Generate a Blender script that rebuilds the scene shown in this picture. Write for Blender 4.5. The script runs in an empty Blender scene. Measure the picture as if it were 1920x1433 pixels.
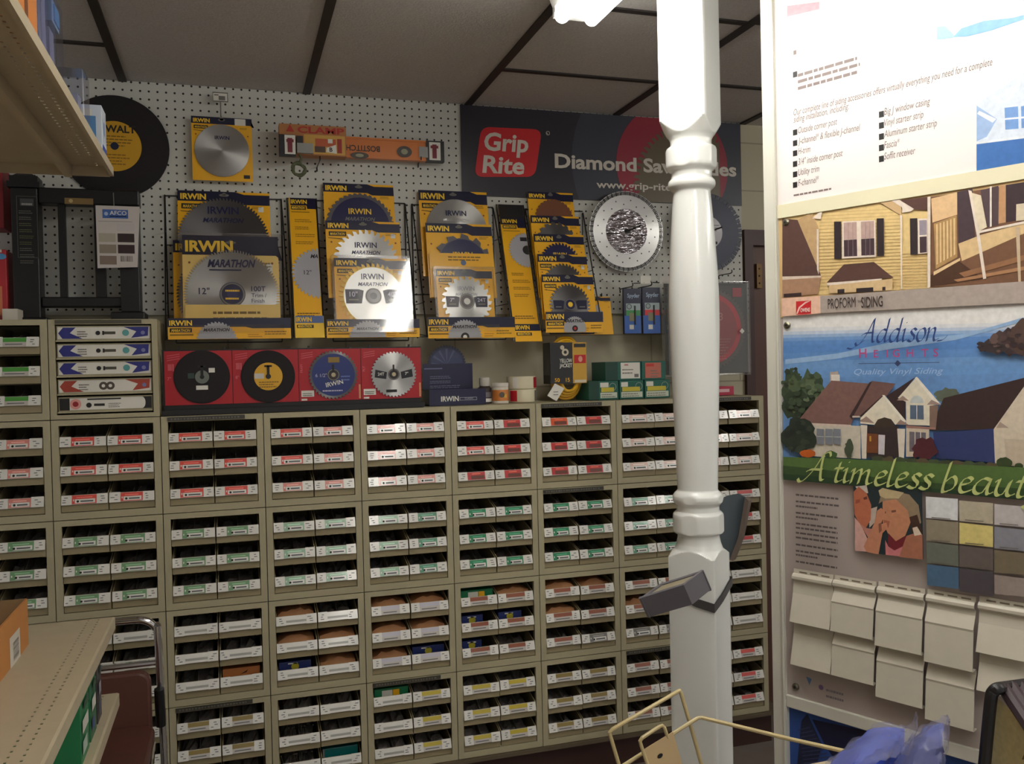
import bpy, bmesh, math, random
from mathutils import Vector as V
random.seed(7)
SC = bpy.context.scene
COL = SC.collection

# ---------------------------------------------------------------- camera
FPX = 1670.0                                   # focal length in pixels of the 1920x1433 frame
YAW, PITCH, ROLL = 0.3043801673, -0.0143144982, -0.0228998065
CAM = V((0.21006, -2.88893, 1.43365))
FW = V((math.sin(YAW)*math.cos(PITCH), math.cos(YAW)*math.cos(PITCH), math.sin(PITCH)))
R0 = FW.cross(V((0, 0, 1))).normalized(); U0 = R0.cross(FW)
RT = R0*math.cos(ROLL)+U0*math.sin(ROLL); UP = U0*math.cos(ROLL)-R0*math.sin(ROLL)
cd = bpy.data.cameras.new('camera'); cam = bpy.data.objects.new('camera', cd); COL.objects.link(cam)
from mathutils import Matrix
m = Matrix((RT, UP, -FW)).transposed().to_4x4(); m.translation = CAM
cam.matrix_world = m
cd.sensor_width = 36; cd.sensor_fit = 'HORIZONTAL'; cd.lens = FPX/1920*36
cd.clip_start = .05; cd.clip_end = 60
SC.camera = cam
# ---------------------------------------------------------------- exposure and ambient
SC.view_settings.view_transform = 'Standard'; SC.view_settings.look = 'None'
SC.view_settings.gamma = 1; SC.view_settings.use_curve_mapping = False
SC.view_settings.exposure = 0.38
wd = bpy.data.worlds.new('store_ambient'); SC.world = wd; wd.use_nodes = True
wd.node_tree.nodes['Background'].inputs[0].default_value = (1.0, .955, .92, 1)
wd.node_tree.nodes['Background'].inputs[1].default_value = .32
TUBE = 17.0                                     # radiance of the fluorescent tubes

# dimensions (metres)
CW = .30; CH = .29627; ZT = 1.31507; YW = .30; ZC = 2.415
def ray(x, y): return (FW*FPX+RT*(x-960)-UP*(y-716.5)).normalized()
def at(x, y, Y):                                # pixel -> point on the plane at depth Y
    d = ray(x, y); t = (Y-CAM.y)/d.y; return CAM+d*t
def atz(x, y, Z):
    d = ray(x, y); t = (Z-CAM.z)/d.z; return CAM+d*t
def dep(x, y, z):                               # pixel -> point at a forward distance
    d = ray(x, y); return CAM+d*(z/d.dot(FW))

# ---------------------------------------------------------------- materials
def lin(c): 
    return tuple(((v/255)/12.92 if v <= 10 else ((v/255+.055)/1.055)**2.4) for v in c)+(1,)
MATS = {}
def mat(name, rgb, rough=.6, metal=0, coat=0, noise=0, nscale=60, bump=0, spec=.5):
    if name in MATS: return MATS[name]
    mt = bpy.data.materials.new(name); mt.use_nodes = True
    nt = mt.node_tree; b = nt.nodes['Principled BSDF']
    c = lin(rgb); b.inputs['Base Color'].default_value = c
    b.inputs['Roughness'].default_value = rough; b.inputs['Metallic'].default_value = metal
    b.inputs['Coat Weight'].default_value = coat; b.inputs['Coat Roughness'].default_value = .12
    b.inputs['Specular IOR Level'].default_value = spec
    if noise or bump:
        tc = nt.nodes.new('ShaderNodeTexCoord'); nz = nt.nodes.new('ShaderNodeTexNoise')
        nz.inputs['Scale'].default_value = nscale; nz.inputs['Detail'].default_value = 4
        nt.links.new(tc.outputs['Object'], nz.inputs['Vector'])
        if noise:
            mx = nt.nodes.new('ShaderNodeMix'); mx.data_type = 'RGBA'
            mx.inputs[6].default_value = tuple(max(0, v*(1-noise)) for v in c[:3])+(1,)
            mx.inputs[7].default_value = tuple(min(1, v*(1+noise)) for v in c[:3])+(1,)
            nt.links.new(nz.outputs[0], mx.inputs[0]); nt.links.new(mx.outputs[2], b.inputs['Base Color'])
        if bump:
            bp = nt.nodes.new('ShaderNodeBump'); bp.inputs['Strength'].default_value = bump; bp.inputs['Distance'].default_value = .004
            nt.links.new(nz.outputs[0], bp.inputs['Height']); nt.links.new(bp.outputs[0], b.inputs['Normal'])
    MATS[name] = mt; return mt
def C(rgb, rough=.5, coat=0):                   # a printed / painted colour
    return mat('ink_%d_%d_%d_%d_%d' % (rgb+(int(rough*100), int(coat*100))), rgb, rough, 0, coat)
def emit(name, rgb, s):
    mt = bpy.data.materials.new(name); mt.use_nodes = True; b = mt.node_tree.nodes['Principled BSDF']
    b.inputs['Base Color'].default_value = (.9, .9, .9, 1)
    b.inputs['Emission Color'].default_value = lin(rgb); b.inputs['Emission Strength'].default_value = s
    return mt
def clear(name, tint=(255, 255, 255), refl=.10, rough=.08):
    mt = bpy.data.materials.new(name); mt.use_nodes = True; nt = mt.node_tree
    nt.nodes.remove(nt.nodes['Principled BSDF'])
    t = nt.nodes.new('ShaderNodeBsdfTransparent'); t.inputs[0].default_value = lin(tint)
    g = nt.nodes.new('ShaderNodeBsdfGlossy'); g.inputs['Roughness'].default_value = rough
    lw = nt.nodes.new('ShaderNodeLayerWeight'); lw.inputs[0].default_value = .25
    ma = nt.nodes.new('ShaderNodeMath'); ma.operation = 'MULTIPLY_ADD'; ma.inputs[1].default_value = .5; ma.inputs[2].default_value = refl
    mx = nt.nodes.new('ShaderNodeMixShader')
    nt.links.new(lw.outputs['Fresnel'], ma.inputs[0]); nt.links.new(ma.outputs[0], mx.inputs[0])
    nt.links.new(t.outputs[0], mx.inputs[1]); nt.links.new(g.outputs[0], mx.inputs[2])
    nt.links.new(mx.outputs[0], nt.nodes['Material Output'].inputs[0]); return mt
def brushed(name, rgb, rough=.32, axis='Y'):
    mt = mat(name, rgb, rough, .9); nt = mt.node_tree; b = nt.nodes['Principled BSDF']
    b.inputs['Anisotropic'].default_value = .8; b.inputs['Anisotropic Rotation'].default_value = .25
    t = nt.nodes.new('ShaderNodeTangent'); t.direction_type = 'RADIAL'; t.axis = axis
    nt.links.new(t.outputs[0], b.inputs['Tangent']); return mt
def pegboard_mat():
    mt = mat('pegboard_paint', (205, 206, 198), .55); nt = mt.node_tree; b = nt.nodes['Principled BSDF']
    tc = nt.nodes.new('ShaderNodeTexCoord'); sp = nt.nodes.new('ShaderNodeSeparateXYZ'); nt.links.new(tc.outputs['Object'], sp.inputs[0])
    sq = []
    for k in (0, 2):
        a = nt.nodes.new('ShaderNodeMath'); a.operation = 'MODULO'; a.inputs[1].default_value = .0268
        o = nt.nodes.new('ShaderNodeMath'); o.operation = 'ADD'; o.inputs[1].default_value = 5.0
        nt.links.new(sp.outputs[k], o.inputs[0]); nt.links.new(o.outputs[0], a.inputs[0])
        s = nt.nodes.new('ShaderNodeMath'); s.operation = 'SUBTRACT'; s.inputs[1].default_value = .0134; nt.links.new(a.outputs[0], s.inputs[0])
        q = nt.nodes.new('ShaderNodeMath'); q.operation = 'POWER'; q.inputs[1].default_value = 2; nt.links.new(s.outputs[0], q.inputs[0]); sq.append(q)
    ad = nt.nodes.new('ShaderNodeMath'); nt.links.new(sq[0].outputs[0], ad.inputs[0]); nt.links.new(sq[1].outputs[0], ad.inputs[1])
    lt = nt.nodes.new('ShaderNodeMath'); lt.operation = 'LESS_THAN'; lt.inputs[1].default_value = .0036**2; nt.links.new(ad.outputs[0], lt.inputs[0])
    mx = nt.nodes.new('ShaderNodeMix'); mx.data_type = 'RGBA'; mx.inputs[6].default_value = lin((205, 206, 198)); mx.inputs[7].default_value = lin((28, 26, 24))
    nt.links.new(lt.outputs[0], mx.inputs[0]); nt.links.new(mx.outputs[2], b.inputs['Base Color']); return mt
def block_mat():
    mt = mat('painted_block', (196, 190, 165), .6); nt = mt.node_tree; b = nt.nodes['Principled BSDF']
    tc = nt.nodes.new('ShaderNodeTexCoord'); mp = nt.nodes.new('ShaderNodeMapping'); mp.inputs['Rotation'].default_value = (math.pi/2, 0, 0)
    br = nt.nodes.new('ShaderNodeTexBrick'); br.inputs['Scale'].default_value = 1; br.inputs['Brick Width'].default_value = .40
    br.inputs['Row Height'].default_value = .195; br.inputs['Mortar Size'].default_value = .0035
    br.inputs['Color1'].default_value = br.inputs['Color2'].default_value = lin((196, 190, 165)); br.inputs['Mortar'].default_value = lin((165, 158, 134))
    nt.links.new(tc.outputs['Object'], mp.inputs[0]); nt.links.new(mp.outputs[0], br.inputs['Vector']); nt.links.new(br.outputs[0], b.inputs['Base Color']); return mt
def tile_mat():
    mt = mat('ceiling_tile', (190, 186, 182), .9, noise=.22, nscale=170, bump=.4); return mt

BEIGE = mat('cabinet_beige', (174, 166, 136), .45, noise=.06, nscale=9)
BEIGE_D = mat('drawer_beige', (150, 138, 106), .5)
SHELF = mat('shelf_beige', (182, 169, 142), .5, noise=.08, nscale=25)
BLACK = mat('black_plastic', (22, 21, 22), .4)
WIRE = mat('black_wire', (20, 19, 20), .35)
NAVY = C((19, 20, 54), .38, .2); YEL = C((247, 184, 22), .4, .3); YELT = C((250, 205, 60), .4)
WHITE = C((226, 224, 214), .45, .2); DARK = C((28, 26, 26), .5); GREYT = C((120, 118, 112), .5)
STEEL = brushed('blade_steel', (178, 177, 174), .30)
STEEL_D = brushed('blade_steel_dark', (110, 108, 108), .38)
CHROME = mat('chrome', (225, 225, 228), .08, 1)
PAPER = mat('brown_paper', (186, 132, 88), .7, noise=.15, nscale=40)
CARD = mat('cardboard', (184, 124, 66), .75, noise=.1, nscale=30)
CLEAR = clear('clear_plastic'); CLEARB = clear('clear_plastic_bag', (240, 242, 252), .06, .25)
WHITEP = mat('white_gloss_paint', (232, 234, 230), .22, coat=.3)
REDC = C((176, 20, 34), .45, .1)

# ---------------------------------------------------------------- mesh builder
class MB:
    def __init__(s): s.v = []; s.f = []; s.m = []; s.mats = []; s.sm = []
    def mi(s, mt):
        if mt not in s.mats: s.mats.append(mt)
        return s.mats.index(mt)
    def add(s, vs, fs, mt, smooth=False):
        b = len(s.v); s.v += [V(p) for p in vs]; k = s.mi(mt)
        for f in fs: s.f.append([b+i for i in f]); s.m.append(k); s.sm.append(smooth)
    def box(s, x0, x1, y0, y1, z0, z1, mt, skip=''):
        vs = [(x, y, z) for z in (z0, z1) for y in (y0, y1) for x in (x0, x1)]
        fs = {'b': (0, 2, 3, 1), 't': (4, 5, 7, 6), 'f': (0, 1, 5, 4), 'k': (2, 6, 7, 3), 'l': (0, 4, 6, 2), 'r': (1, 3, 7, 5)}
        s.add(vs, [fs[k] for k in fs if k not in skip], mt)
    def obox(s, c, ax, ay, az, mt):              # oriented box from centre and half axes
        vs = [c+ax*i+ay*j+az*k for k in (-1, 1) for j in (-1, 1) for i in (-1, 1)]
        s.add(vs, [(0, 2, 3, 1), (4, 5, 7, 6), (0, 1, 5, 4), (2, 6, 7, 3), (0, 4, 6, 2), (1, 3, 7, 5)], mt)
    def poly(s, pts, mt): s.add(pts, [tuple(range(len(pts)))], mt)
    def prism(s, pts, d, mt, smooth=False):      # polygon extruded by vector d
        n = len(pts); d = V(d); pts = [V(p) for p in pts]
        s.add(pts+[p+d for p in pts], [tuple(range(n))[::-1], tuple(range(n, 2*n))], mt)
        b = len(s.v)-2*n; k = s.mi(mt)
        for i in range(n):
            j = (i+1) % n; s.f.append([b+i, b+j, b+n+j, b+n+i]); s.m.append(k); s.sm.append(smooth)
    def tube(s, pts, r, mt, n=8, closed=False, rfun=None):
        pts = [V(p) for p in pts]; L = len(pts); rings = []; up = None
        for i, p in enumerate(pts):
            a = pts[(i-1) % L] if (closed or i > 0) else p; c = pts[(i+1) % L] if (closed or i < L-1) else p
            t = (c-a).normalized()
            if up is None: up = t.orthogonal().normalized()
            up = (up-t*up.dot(t)); up = up.normalized() if up.length > 1e-6 else t.orthogonal().normalized()
            w = t.cross(up); rr = rfun(i/(L-1)) if rfun else r
            rings.append([p+up*math.cos(2*math.pi*k/n)*rr+w*math.sin(2*math.pi*k/n)*rr for k in range(n)])
        vs = [q for g in rings for q in g]; fs = []
        for i in range(L if closed else L-1):
            j = (i+1) % L
            for k in range(n): fs.append((i*n+k, i*n+(k+1) % n, j*n+(k+1) % n, j*n+k))
        s.add(vs, fs, mt, True)
        if not closed: s.add(rings[0], [tuple(range(n))[::-1]], mt); s.add(rings[-1], [tuple(range(n))], mt)
    def lathe(s, c, prof, mt, n=32, ax=V((0, 0, 1)), cap=True):   # prof: (r, h) along ax
        ax = V(ax).normalized(); a = ax.orthogonal().normalized(); b = ax.cross(a); c = V(c)
        vs = [c+ax*h+(a*math.cos(2*math.pi*k/n)+b*math.sin(2*math.pi*k/n))*r for r, h in prof for k in range(n)]
        fs = [(i*n+k, i*n+(k+1) % n, (i+1)*n+(k+1) % n, (i+1)*n+k) for i in range(len(prof)-1) for k in range(n)]
        s.add(vs, fs, mt, True)
        if cap: s.add(vs[:n], [tuple(range(n))[::-1]], mt); s.add(vs[-n:], [tuple(range(n))], mt)
    def build(s, name, parent=None, bevel=0, auto=35):
        off = parent_world(parent)
        me = bpy.data.meshes.new(name); me.from_pydata([v-off for v in s.v], [], s.f)
        for mt in s.mats: me.materials.append(mt)
        me.polygons.foreach_set('material_index', s.m); me.polygons.foreach_set('use_smooth', s.sm); me.update()
        if any(s.sm): me.set_sharp_from_angle(angle=math.radians(auto))
        o = bpy.data.objects.new(name, me); COL.objects.link(o)
        if parent: o.parent = parent
        if bevel:
            bv = o.modifiers.new('bevel', 'BEVEL'); bv.width = bevel; bv.segments = 2; bv.limit_method = 'ANGLE'
        return o
def parent_world(p):
    w = V((0, 0, 0))
    while p: w += p.location; p = p.parent
    return w
def tag(o, label=None, cat=None, group=None, kind=None):
    for k, v in (('label', label), ('category', cat), ('group', group), ('kind', kind)):
        if v: o[k] = v
    return o
def thing(name, loc, label, cat, group=None):
    o = bpy.data.objects.new(name, None); COL.objects.link(o); o.location = V(loc); o.empty_display_size = .05
    return tag(o, label, cat, group)

# flat frame for printing: u right, v up, d towards the viewer
class Fr:
    def __init__(s, o, ex, ez, n): s.o = V(o); s.ex = V(ex); s.ez = V(ez); s.n = V(n)
    def P(s, u, v, d=0): return s.o+s.ex*u+s.ez*v+s.n*d
    def px(s, x, y, d=0):
        r = ray(x, y); o = s.o+s.n*d; t = (o-CAM).dot(s.n)/r.dot(s.n); p = CAM+r*t-o
        return p.dot(s.ex), p.dot(s.ez)
    def rect(s, mb, u0, u1, v0, v1, d, mt): mb.poly([s.P(u0, v0, d), s.P(u1, v0, d), s.P(u1, v1, d), s.P(u0, v1, d)], mt)
    def poly(s, mb, pts, d, mt): mb.poly([s.P(u, v, d) for u, v in pts], mt)
    def slab(s, mb, u0, u1, v0, v1, d0, d1, mt):
        mb.prism([s.P(u0, v0, d0), s.P(u1, v0, d0), s.P(u1, v1, d0), s.P(u0, v1, d0)], s.n*(d1-d0), mt)
    def disc(s, mb, u, v, r, d, mt, n=40, ru=None, a0=0, a1=360):
        pts = [s.P(u+(ru or r)*math.cos(math.radians(a0+(a1-a0)*k/n)), v+r*math.sin(math.radians(a0+(a1-a0)*k/n)), d) for k in range(n+(a1-a0 < 360))]
        mb.poly(pts, mt)
    def ring(s, mb, u, v, r0, r1, d, mt, n=40):
        vs = [s.P(u+r*math.cos(2*math.pi*k/n), v+r*math.sin(2*math.pi*k/n), d) for r in (r0, r1) for k in range(n)]
        mb.add(vs, [(k, (k+1) % n, n+(k+1) % n, n+k) for k in range(n)], mt)
    def saw(s, mb, u, v, r, d, mt, teeth=40, depth=.07, th=.0025, vclip=None, uclip=None):   # toothed blade, front at d
        pts = []
        for k in range(teeth):
            for da, rr in ((0, 1), (.45, 1-depth*.35), (.62, 1-depth), (.9, 1-depth)):
                a = -2*math.pi*(k+da)/teeth; pts.append((u+r*rr*math.cos(a), v+r*rr*math.sin(a)))
        if vclip is not None: pts = clip(pts, 1, vclip, 1)
        if uclip is not None: pts = clip(pts, 0, uclip, -1)
        mb.prism([s.P(a, b, d-th) for a, b in pts], s.n*th, mt)
    def text(s, mb, t, u, v, h, d, mt, align='L', bold=0, shear=0, w=1.0, rot=0, fit=None):
        if not t: return 0
        vs, fs, x1 = text_mesh(t, bold, shear)
        k = h/.72
        kx = fit/x1 if fit else k*w
        ox = {'L': 0, 'C': -x1*kx/2, 'R': -x1*kx}[align]
        ca, sa = math.cos(rot), math.sin(rot)
        mb.add([s.P(u+(ox+a*kx)*ca-b*k*sa, v+(ox+a*kx)*sa+b*k*ca, d) for a, b in vs], fs, mt)
        return x1*kx
    def stroke(s, mb, pts, nib, d, mt, ang=40):
        p = smooth(pts, 7); a = math.radians(ang); n = (math.cos(a)*nib/2, math.sin(a)*nib/2)
        for i in range(len(p)-1):
            (x0, y0), (x1, y1) = p[i], p[i+1]
            L = math.hypot(x1-x0, y1-y0) or 1e-9; q = (-(y1-y0)/L*nib*.1, (x1-x0)/L*nib*.1)
            e = n if abs((x1-x0)*n[1]-(y1-y0)*n[0])/L > nib*.1 else q
            s.poly(mb, [(x0-e[0], y0-e[1]), (x1-e[0], y1-e[1]), (x1+e[0], y1+e[1]), (x0+e[0], y0+e[1])], d, mt)
def clip(pts, ax, val, sg):                      # keep pts[ax]*sg >= val*sg
    out = []
    for i, p in enumerate(pts):
        q = pts[i-1]; a = (p[ax]-val)*sg; b = (q[ax]-val)*sg
        if a*b < 0: t = b/(b-a); out.append((q[0]+(p[0]-q[0])*t, q[1]+(p[1]-q[1])*t))
        if a >= 0: out.append(p)
    return out
def smooth(pts, k):
    if len(pts) < 3: return pts
    P = [pts[0]]+list(pts)+[pts[-1]]; out = []
    for i in range(1, len(P)-2):
        for j in range(k):
            t = j/k; out.append(tuple(.5*((2*P[i][c])+(-P[i-1][c]+P[i+1][c])*t+(2*P[i-1][c]-5*P[i][c]+4*P[i+1][c]-P[i+2][c])*t*t+(-P[i-1][c]+3*P[i][c]-3*P[i+1][c]+P[i+2][c])*t**3) for c in range(len(P[i]))))
    return out+[tuple(pts[-1])]
def smooth3(pts, k=6): return [V(p) for p in smooth([tuple(p) for p in pts], k)]
TC = {}
def text_mesh(t, bold=0, shear=0):
    key = (t, bold, shear)
    if key not in TC:
        cu = bpy.data.curves.new('lettering', 'FONT'); cu.body = t; cu.offset = bold; cu.shear = shear; cu.resolution_u = 3
        o = bpy.data.objects.new('lettering', cu); COL.objects.link(o)
        dg = bpy.context.evaluated_depsgraph_get(); me = o.evaluated_get(dg).to_mesh()
        vs = [(v.co.x, v.co.y) for v in me.vertices]; fs = [tuple(p.vertices) for p in me.polygons]
        x0 = min(v[0] for v in vs); vs = [(a-x0, b) for a, b in vs]
        TC[key] = (vs, fs, max(v[0] for v in vs)); o.evaluated_get(dg).to_mesh_clear()
        bpy.data.objects.remove(o); bpy.data.curves.remove(cu)
    return TC[key]
def WF(Y): return Fr((0, Y, 0), (1, 0, 0), (0, 0, 1), (0, -1, 0))
def TF(Y, zm, tn):                               # wall frame leaning back by slope tn about height zm
    return Fr((0, Y-tn*zm, 0), (1, 0, 0), (0, tn, 1), V((0, -1, tn)).normalized())
def bars(fr, mb, u0, u1, v, rows, dv, h, d, mt, ragged=.35):   # lines of unreadably small print
    for i in range(rows):
        u = u0; e = u1-(u1-u0)*ragged*random.random()
        while u < e:
            w = (u1-u0)*random.uniform(.06, .16); fr.rect(mb, u, min(u+w, e), v-i*dv-h, v-i*dv, d, mt); u += w+(u1-u0)*.02

# ================================================================ SETTING
def struct(name, mb, **k): return tag(mb.build(name, **k), kind='structure')
mb = MB(); mb.box(-2.6, 5.2, -5.5, .6, -.03, 0, mat('floor_vinyl', (122, 112, 104), .45, noise=.12, nscale=14)); struct('floor', mb)
mb = MB(); mb.box(-2.6, 5.2, -5.5, .6, ZC, ZC+.03, tile_mat()); struct('ceiling', mb)
TBAR = mat('ceiling_bar', (44, 38, 36), .6)
k = 1
for x in (-1.30, -.70, -.108, .484, 1.066, 1.66, 2.222, 2.8, 3.4):
    mb = MB(); mb.box(x-.013, x+.013, -5.4, .30, ZC-.006, ZC, TBAR); struct('trim_%d' % k, mb); k += 1
for xa, xb, ys in ((-.70, -.108, (-.03, -1.2)), (-.108, .484, (-.9, -2.1)), (.484, 1.066, (-.9, -2.1)), (1.066, 1.66, (-.099, -.64, -1.2, -1.8)), (1.66, 2.222, (-.12, -.655, -1.2, -1.8)), (2.222, 2.8, (.1, -.5, -1.1))):
    for y in ys:
        mb = MB(); mb.box(xa+.013, xb-.013, y-.011, y+.011, ZC-.005, ZC, TBAR); struct('trim_%d' % k, mb); k += 1
mb = MB(); xd = at(1397, 500, YW).x; zd = at(1420, 431, YW).z; mb.box(-2.6, xd, .318, .45, 0, ZC, block_mat()); mb.box(xd, 5.2, .318, .45, zd, ZC, block_mat()); mb.box(3.25, 5.2, .318, .45, 0, zd, block_mat())
struct('wall_back', mb)
# brown door and its casing right of the cabinets
BROWN = mat('door_brown', (92, 58, 46), .45, noise=.12, nscale=6); BROWN_D = mat('casing_brown', (68, 42, 35), .45)
mb = MB(); mb.box(at(1413, 500, YW).x+.001, 3.2, .325, .365, .012, at(1420, 460, YW).z-.001, BROWN); d1 = struct('door_1', mb)
mb = MB(); p = at(1422, 518, .32); mb.box(p.x-.012, p.x+.012, .312, .3245, p.z-.05, p.z+.05, mat('brass', (112, 86, 52), .45, .5))
for dz in (-.03, 0, .03): mb.lathe((p.x, .312, p.z+dz), [(.004, 0), (.003, .003)], DARK, 10, (0, -1, 0))
mb.build('hinge', d1)
mb = MB(); xd = at(1397, 500, YW).x; zd = at(1420, 431, YW).z; zd2 = at(1420, 460, YW).z; xd2 = at(1413, 500, YW).x; mb.box(xd, xd2, .30, .36, 0, zd, BROWN_D); mb.box(xd2, 3.25, .30, .36, zd2, zd, BROWN_D)
struct('trim_%d' % k, mb); k += 1
# pegboard
zb = at(1150, 588, YW).z
mb = MB(); mb.box(-1.5, at(1392, 500, YW).x, YW, .318, zb, ZC-.001, pegboard_mat())
tag(struct('wall_pegboard', mb))
mb = MB(); mb.box(-.9, 2.13, .035, .30, 0, .128, BROWN_D); mb.box(-.9, 2.16, -.012, .30, .118, .1295, mat('base_top', (96, 84, 66), .5))
tag(mb.build('cabinet_base'), 'dark brown plinth under the stacked drawer cabinets', 'base')

# ================================================================ LIGHTS (fluorescent fixtures)
GLOW = emit('tube_glow', (255, 252, 245), TUBE)
def fixture(x, y0, y1, label, strength=1):
    t = thing('ceiling_light', (x, (y0+y1)/2, ZC-.006), label, 'ceiling light', 'bare tube ceiling lights')
    hm = mat('fixture_enamel', (225, 225, 220), .4)
    mb = MB(); mb.prism([(x-.075, y0, ZC-.007), (x+.075, y0, ZC-.007), (x+.05, y0, ZC-.07), (x-.05, y0, ZC-.07)], (0, y1-y0, 0), hm); mb.build('housing', t)
    for s in (-1, 1):
        mb = MB(); mb.lathe((x+s*.04, y0+.03, ZC-.10), [(.006, 0), (.019, .004), (.019, y1-y0-.064), (.006, y1-y0-.06)], GLOW, 16, (0, 1, 0)); mb.build('tube', t)
    for y in (y0, y1-.02):
        mb = MB(); mb.box(x-.05, x+.05, y+.004, y+.022, ZC-.094, ZC-.069, hm); mb.build('lamp_holder', t)
fixture(1.06, -3.2, -.76, 'bare twin-tube ceiling light glowing white beside the post top')
fixture(3.25, -3.3, -.9, 'bare twin-tube ceiling light behind the siding display')
fixture(1.06, -5.3, -3.5, 'bare twin-tube ceiling light overhead near the viewer')

# ================================================================ DRAWER CABINETS
G = .0012; SW = .0205; TR = .0165; BR = .0236; PH = (CH-TR-BR)/3; DW = (CW-2*SW)/2
def shell_mesh():
    mb = MB(); x1 = CW-G; z1 = CH-G
    mb.box(G, .006, .002, .295, G, z1, BEIGE); mb.box(x1-.005, x1, .002, .295, G, z1, BEIGE)
    mb.box(.006, x1-.005, .002, .295, z1-.005, z1, BEIGE); mb.box(.006, x1-.005, .002, .295, G, .006, BEIGE)
    mb.box(.006, x1-.005, .288, .295, .006, z1-.005, BEIGE_D)
    mb.box(G, SW, 0, .014, G, z1, BEIGE); mb.box(x1-SW+G, x1, 0, .014, G, z1, BEIGE)
    mb.box(SW, x1-SW+G, 0, .014, z1-TR, z1, BEIGE); mb.box(SW, x1-SW+G, 0, .014, G, BR-.002, BEIGE)
    for i in (1, 2): mb.box(.006, x1-.005, .04, .288, BR+i*PH-.003, BR+i*PH-.001, BEIGE_D)
    return mb
def drawer_mesh():
    mb = MB(); w = DW-.002
    mb.box(.001, w, .016, .27, 0, .003, BEIGE_D); mb.box(.001, w, .004, .016, 0, .0235, BEIGE_D)
    mb.poly([(.001, .004, .0235), (w, .004, .0235), (w, .007, .049), (.001, .007, .049)], BEIGE_D)
    mb.box(.001, w, .267, .27, .003, .07, BEIGE_D)
    pr = [(.014, .002), (.268, .002), (.268, .080), (.13, .080), (.0080, .049), (.008, .022)]
    for x, e in ((.001, .003), (w-.003, .003)): mb.prism([(x, y, z) for y, z in pr], (e, 0, 0), BEIGE_D)
    mb.prism([(w/2, y, z) for y, z in ((.018, .003), (.2, .003), (.2, .07), (.12, .07), (.018, .040))], (.0012, 0, 0), mat('divider_grey', (118, 112, 104), .3))
    return mb
LA = Fr((0, -.0035, .0225), (1, 0, 0), V((0, .0085, .027)).normalized(), V((0, -.027, .0085)).normalized())
LBLW = C((228, 226, 218), .3, .8); PRINT = C((92, 96, 98), .5)
def label_mesh(col, style):
    """strip of a drawer front: white tag, coloured field, white tag"""
    fr = LA; w = DW-.003; h = .0275; mb = MB(); cm = C(col, .3, .8)
    fr.slab(mb, .0012, w, 0, h, -.002, 0, LBLW)
    t = .25+random.uniform(-.02, .02)
    a, b = w*t, w*(1-t)
    if style != 'plain': fr.rect(mb, a, b, .001, h-.0008, .0005, cm)
    if style in ('bolt', 'green'):
        fr.rect(mb, a+.008 if style == 'bolt' else a+.014, b-.004, .003, h*.55, .0009, LBLW)
        fr.disc(mb, a+.016, h*.3, .0036, .0013, DARK, 10); fr.rect(mb, a+.023, b-.009, h*.22, h*.38, .0013, PRINT)
        fr.rect(mb, a+.003, a+.006, h*.35, h*.55, .0009, LBLW); fr.rect(mb, a+.012, b-.012, h*.68, h*.76, .0009, C(tuple(min(255, c+60) for c in col), .4))
    elif style == 'dark':
        fr.rect(mb, a+.012, b-.004, .003, h*.55, .0009, C((110, 62, 52), .3, .4)); fr.rect(mb, a+.016, b-.016, h*.7, h*.82, .0009, C((235, 120, 90), .4))
    elif style == 'half':
        fr.rect(mb, a, b, .001, h*.5, .0009, C((196, 190, 182), .3, .4)); fr.rect(mb, a+.006, b-.01, h*.2, h*.3, .0013, PRINT)
    elif style == 'plain':
        fr.rect(mb, a*.8, b, h*.25, h*.5, .0006, C((168, 168, 160), .3, .4))
    for u0, u1 in ((.0012, a), (b, w)):
        e = random.uniform(0, .0025)
        fr.slab(mb, u0, u1-.0006, -.001, h+e, .0002, .0012, LBLW)
        for q in range(3): 
            x = u0+(u1-u0)*random.uniform(.1, .5); fr.rect(mb, x, x+(u1-u0)*random.uniform(.2, .38), h*(.2+.25*q), h*(.28+.25*q), .0016, PRINT)
    return mb
random.seed(11)
def proto(mb, name):
    o = mb.build(name); me = o.data; bpy.data.objects.remove(o); return me
SHELLM = proto(shell_mesh(), 'frame'); DRAWM = proto(drawer_mesh(), 'drawer')
LM = {}
def lab(col, style, n=2):
    k = (col, style)
    if k not in LM: LM[k] = [proto(label_mesh(col, style), 'label') for i in range(n)]
    return random.choice(LM[k])
RED = (224, 84, 74); PINK = (222, 140, 128); PALE = (226, 190, 180); DKRED = (196, 52, 56); GRN = (112, 156, 112); DGRN = (40, 136, 92); MINT = (150, 190, 160); TEALG = (84, 148, 118)
GRY = (176, 176, 174); RUST = (150, 84, 58); YLW = (196, 176, 52); OLV = (140, 118, 44); LAV = (196, 192, 204); LIME = (84, 160, 72); RR = (214, 70, 60)
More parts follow.
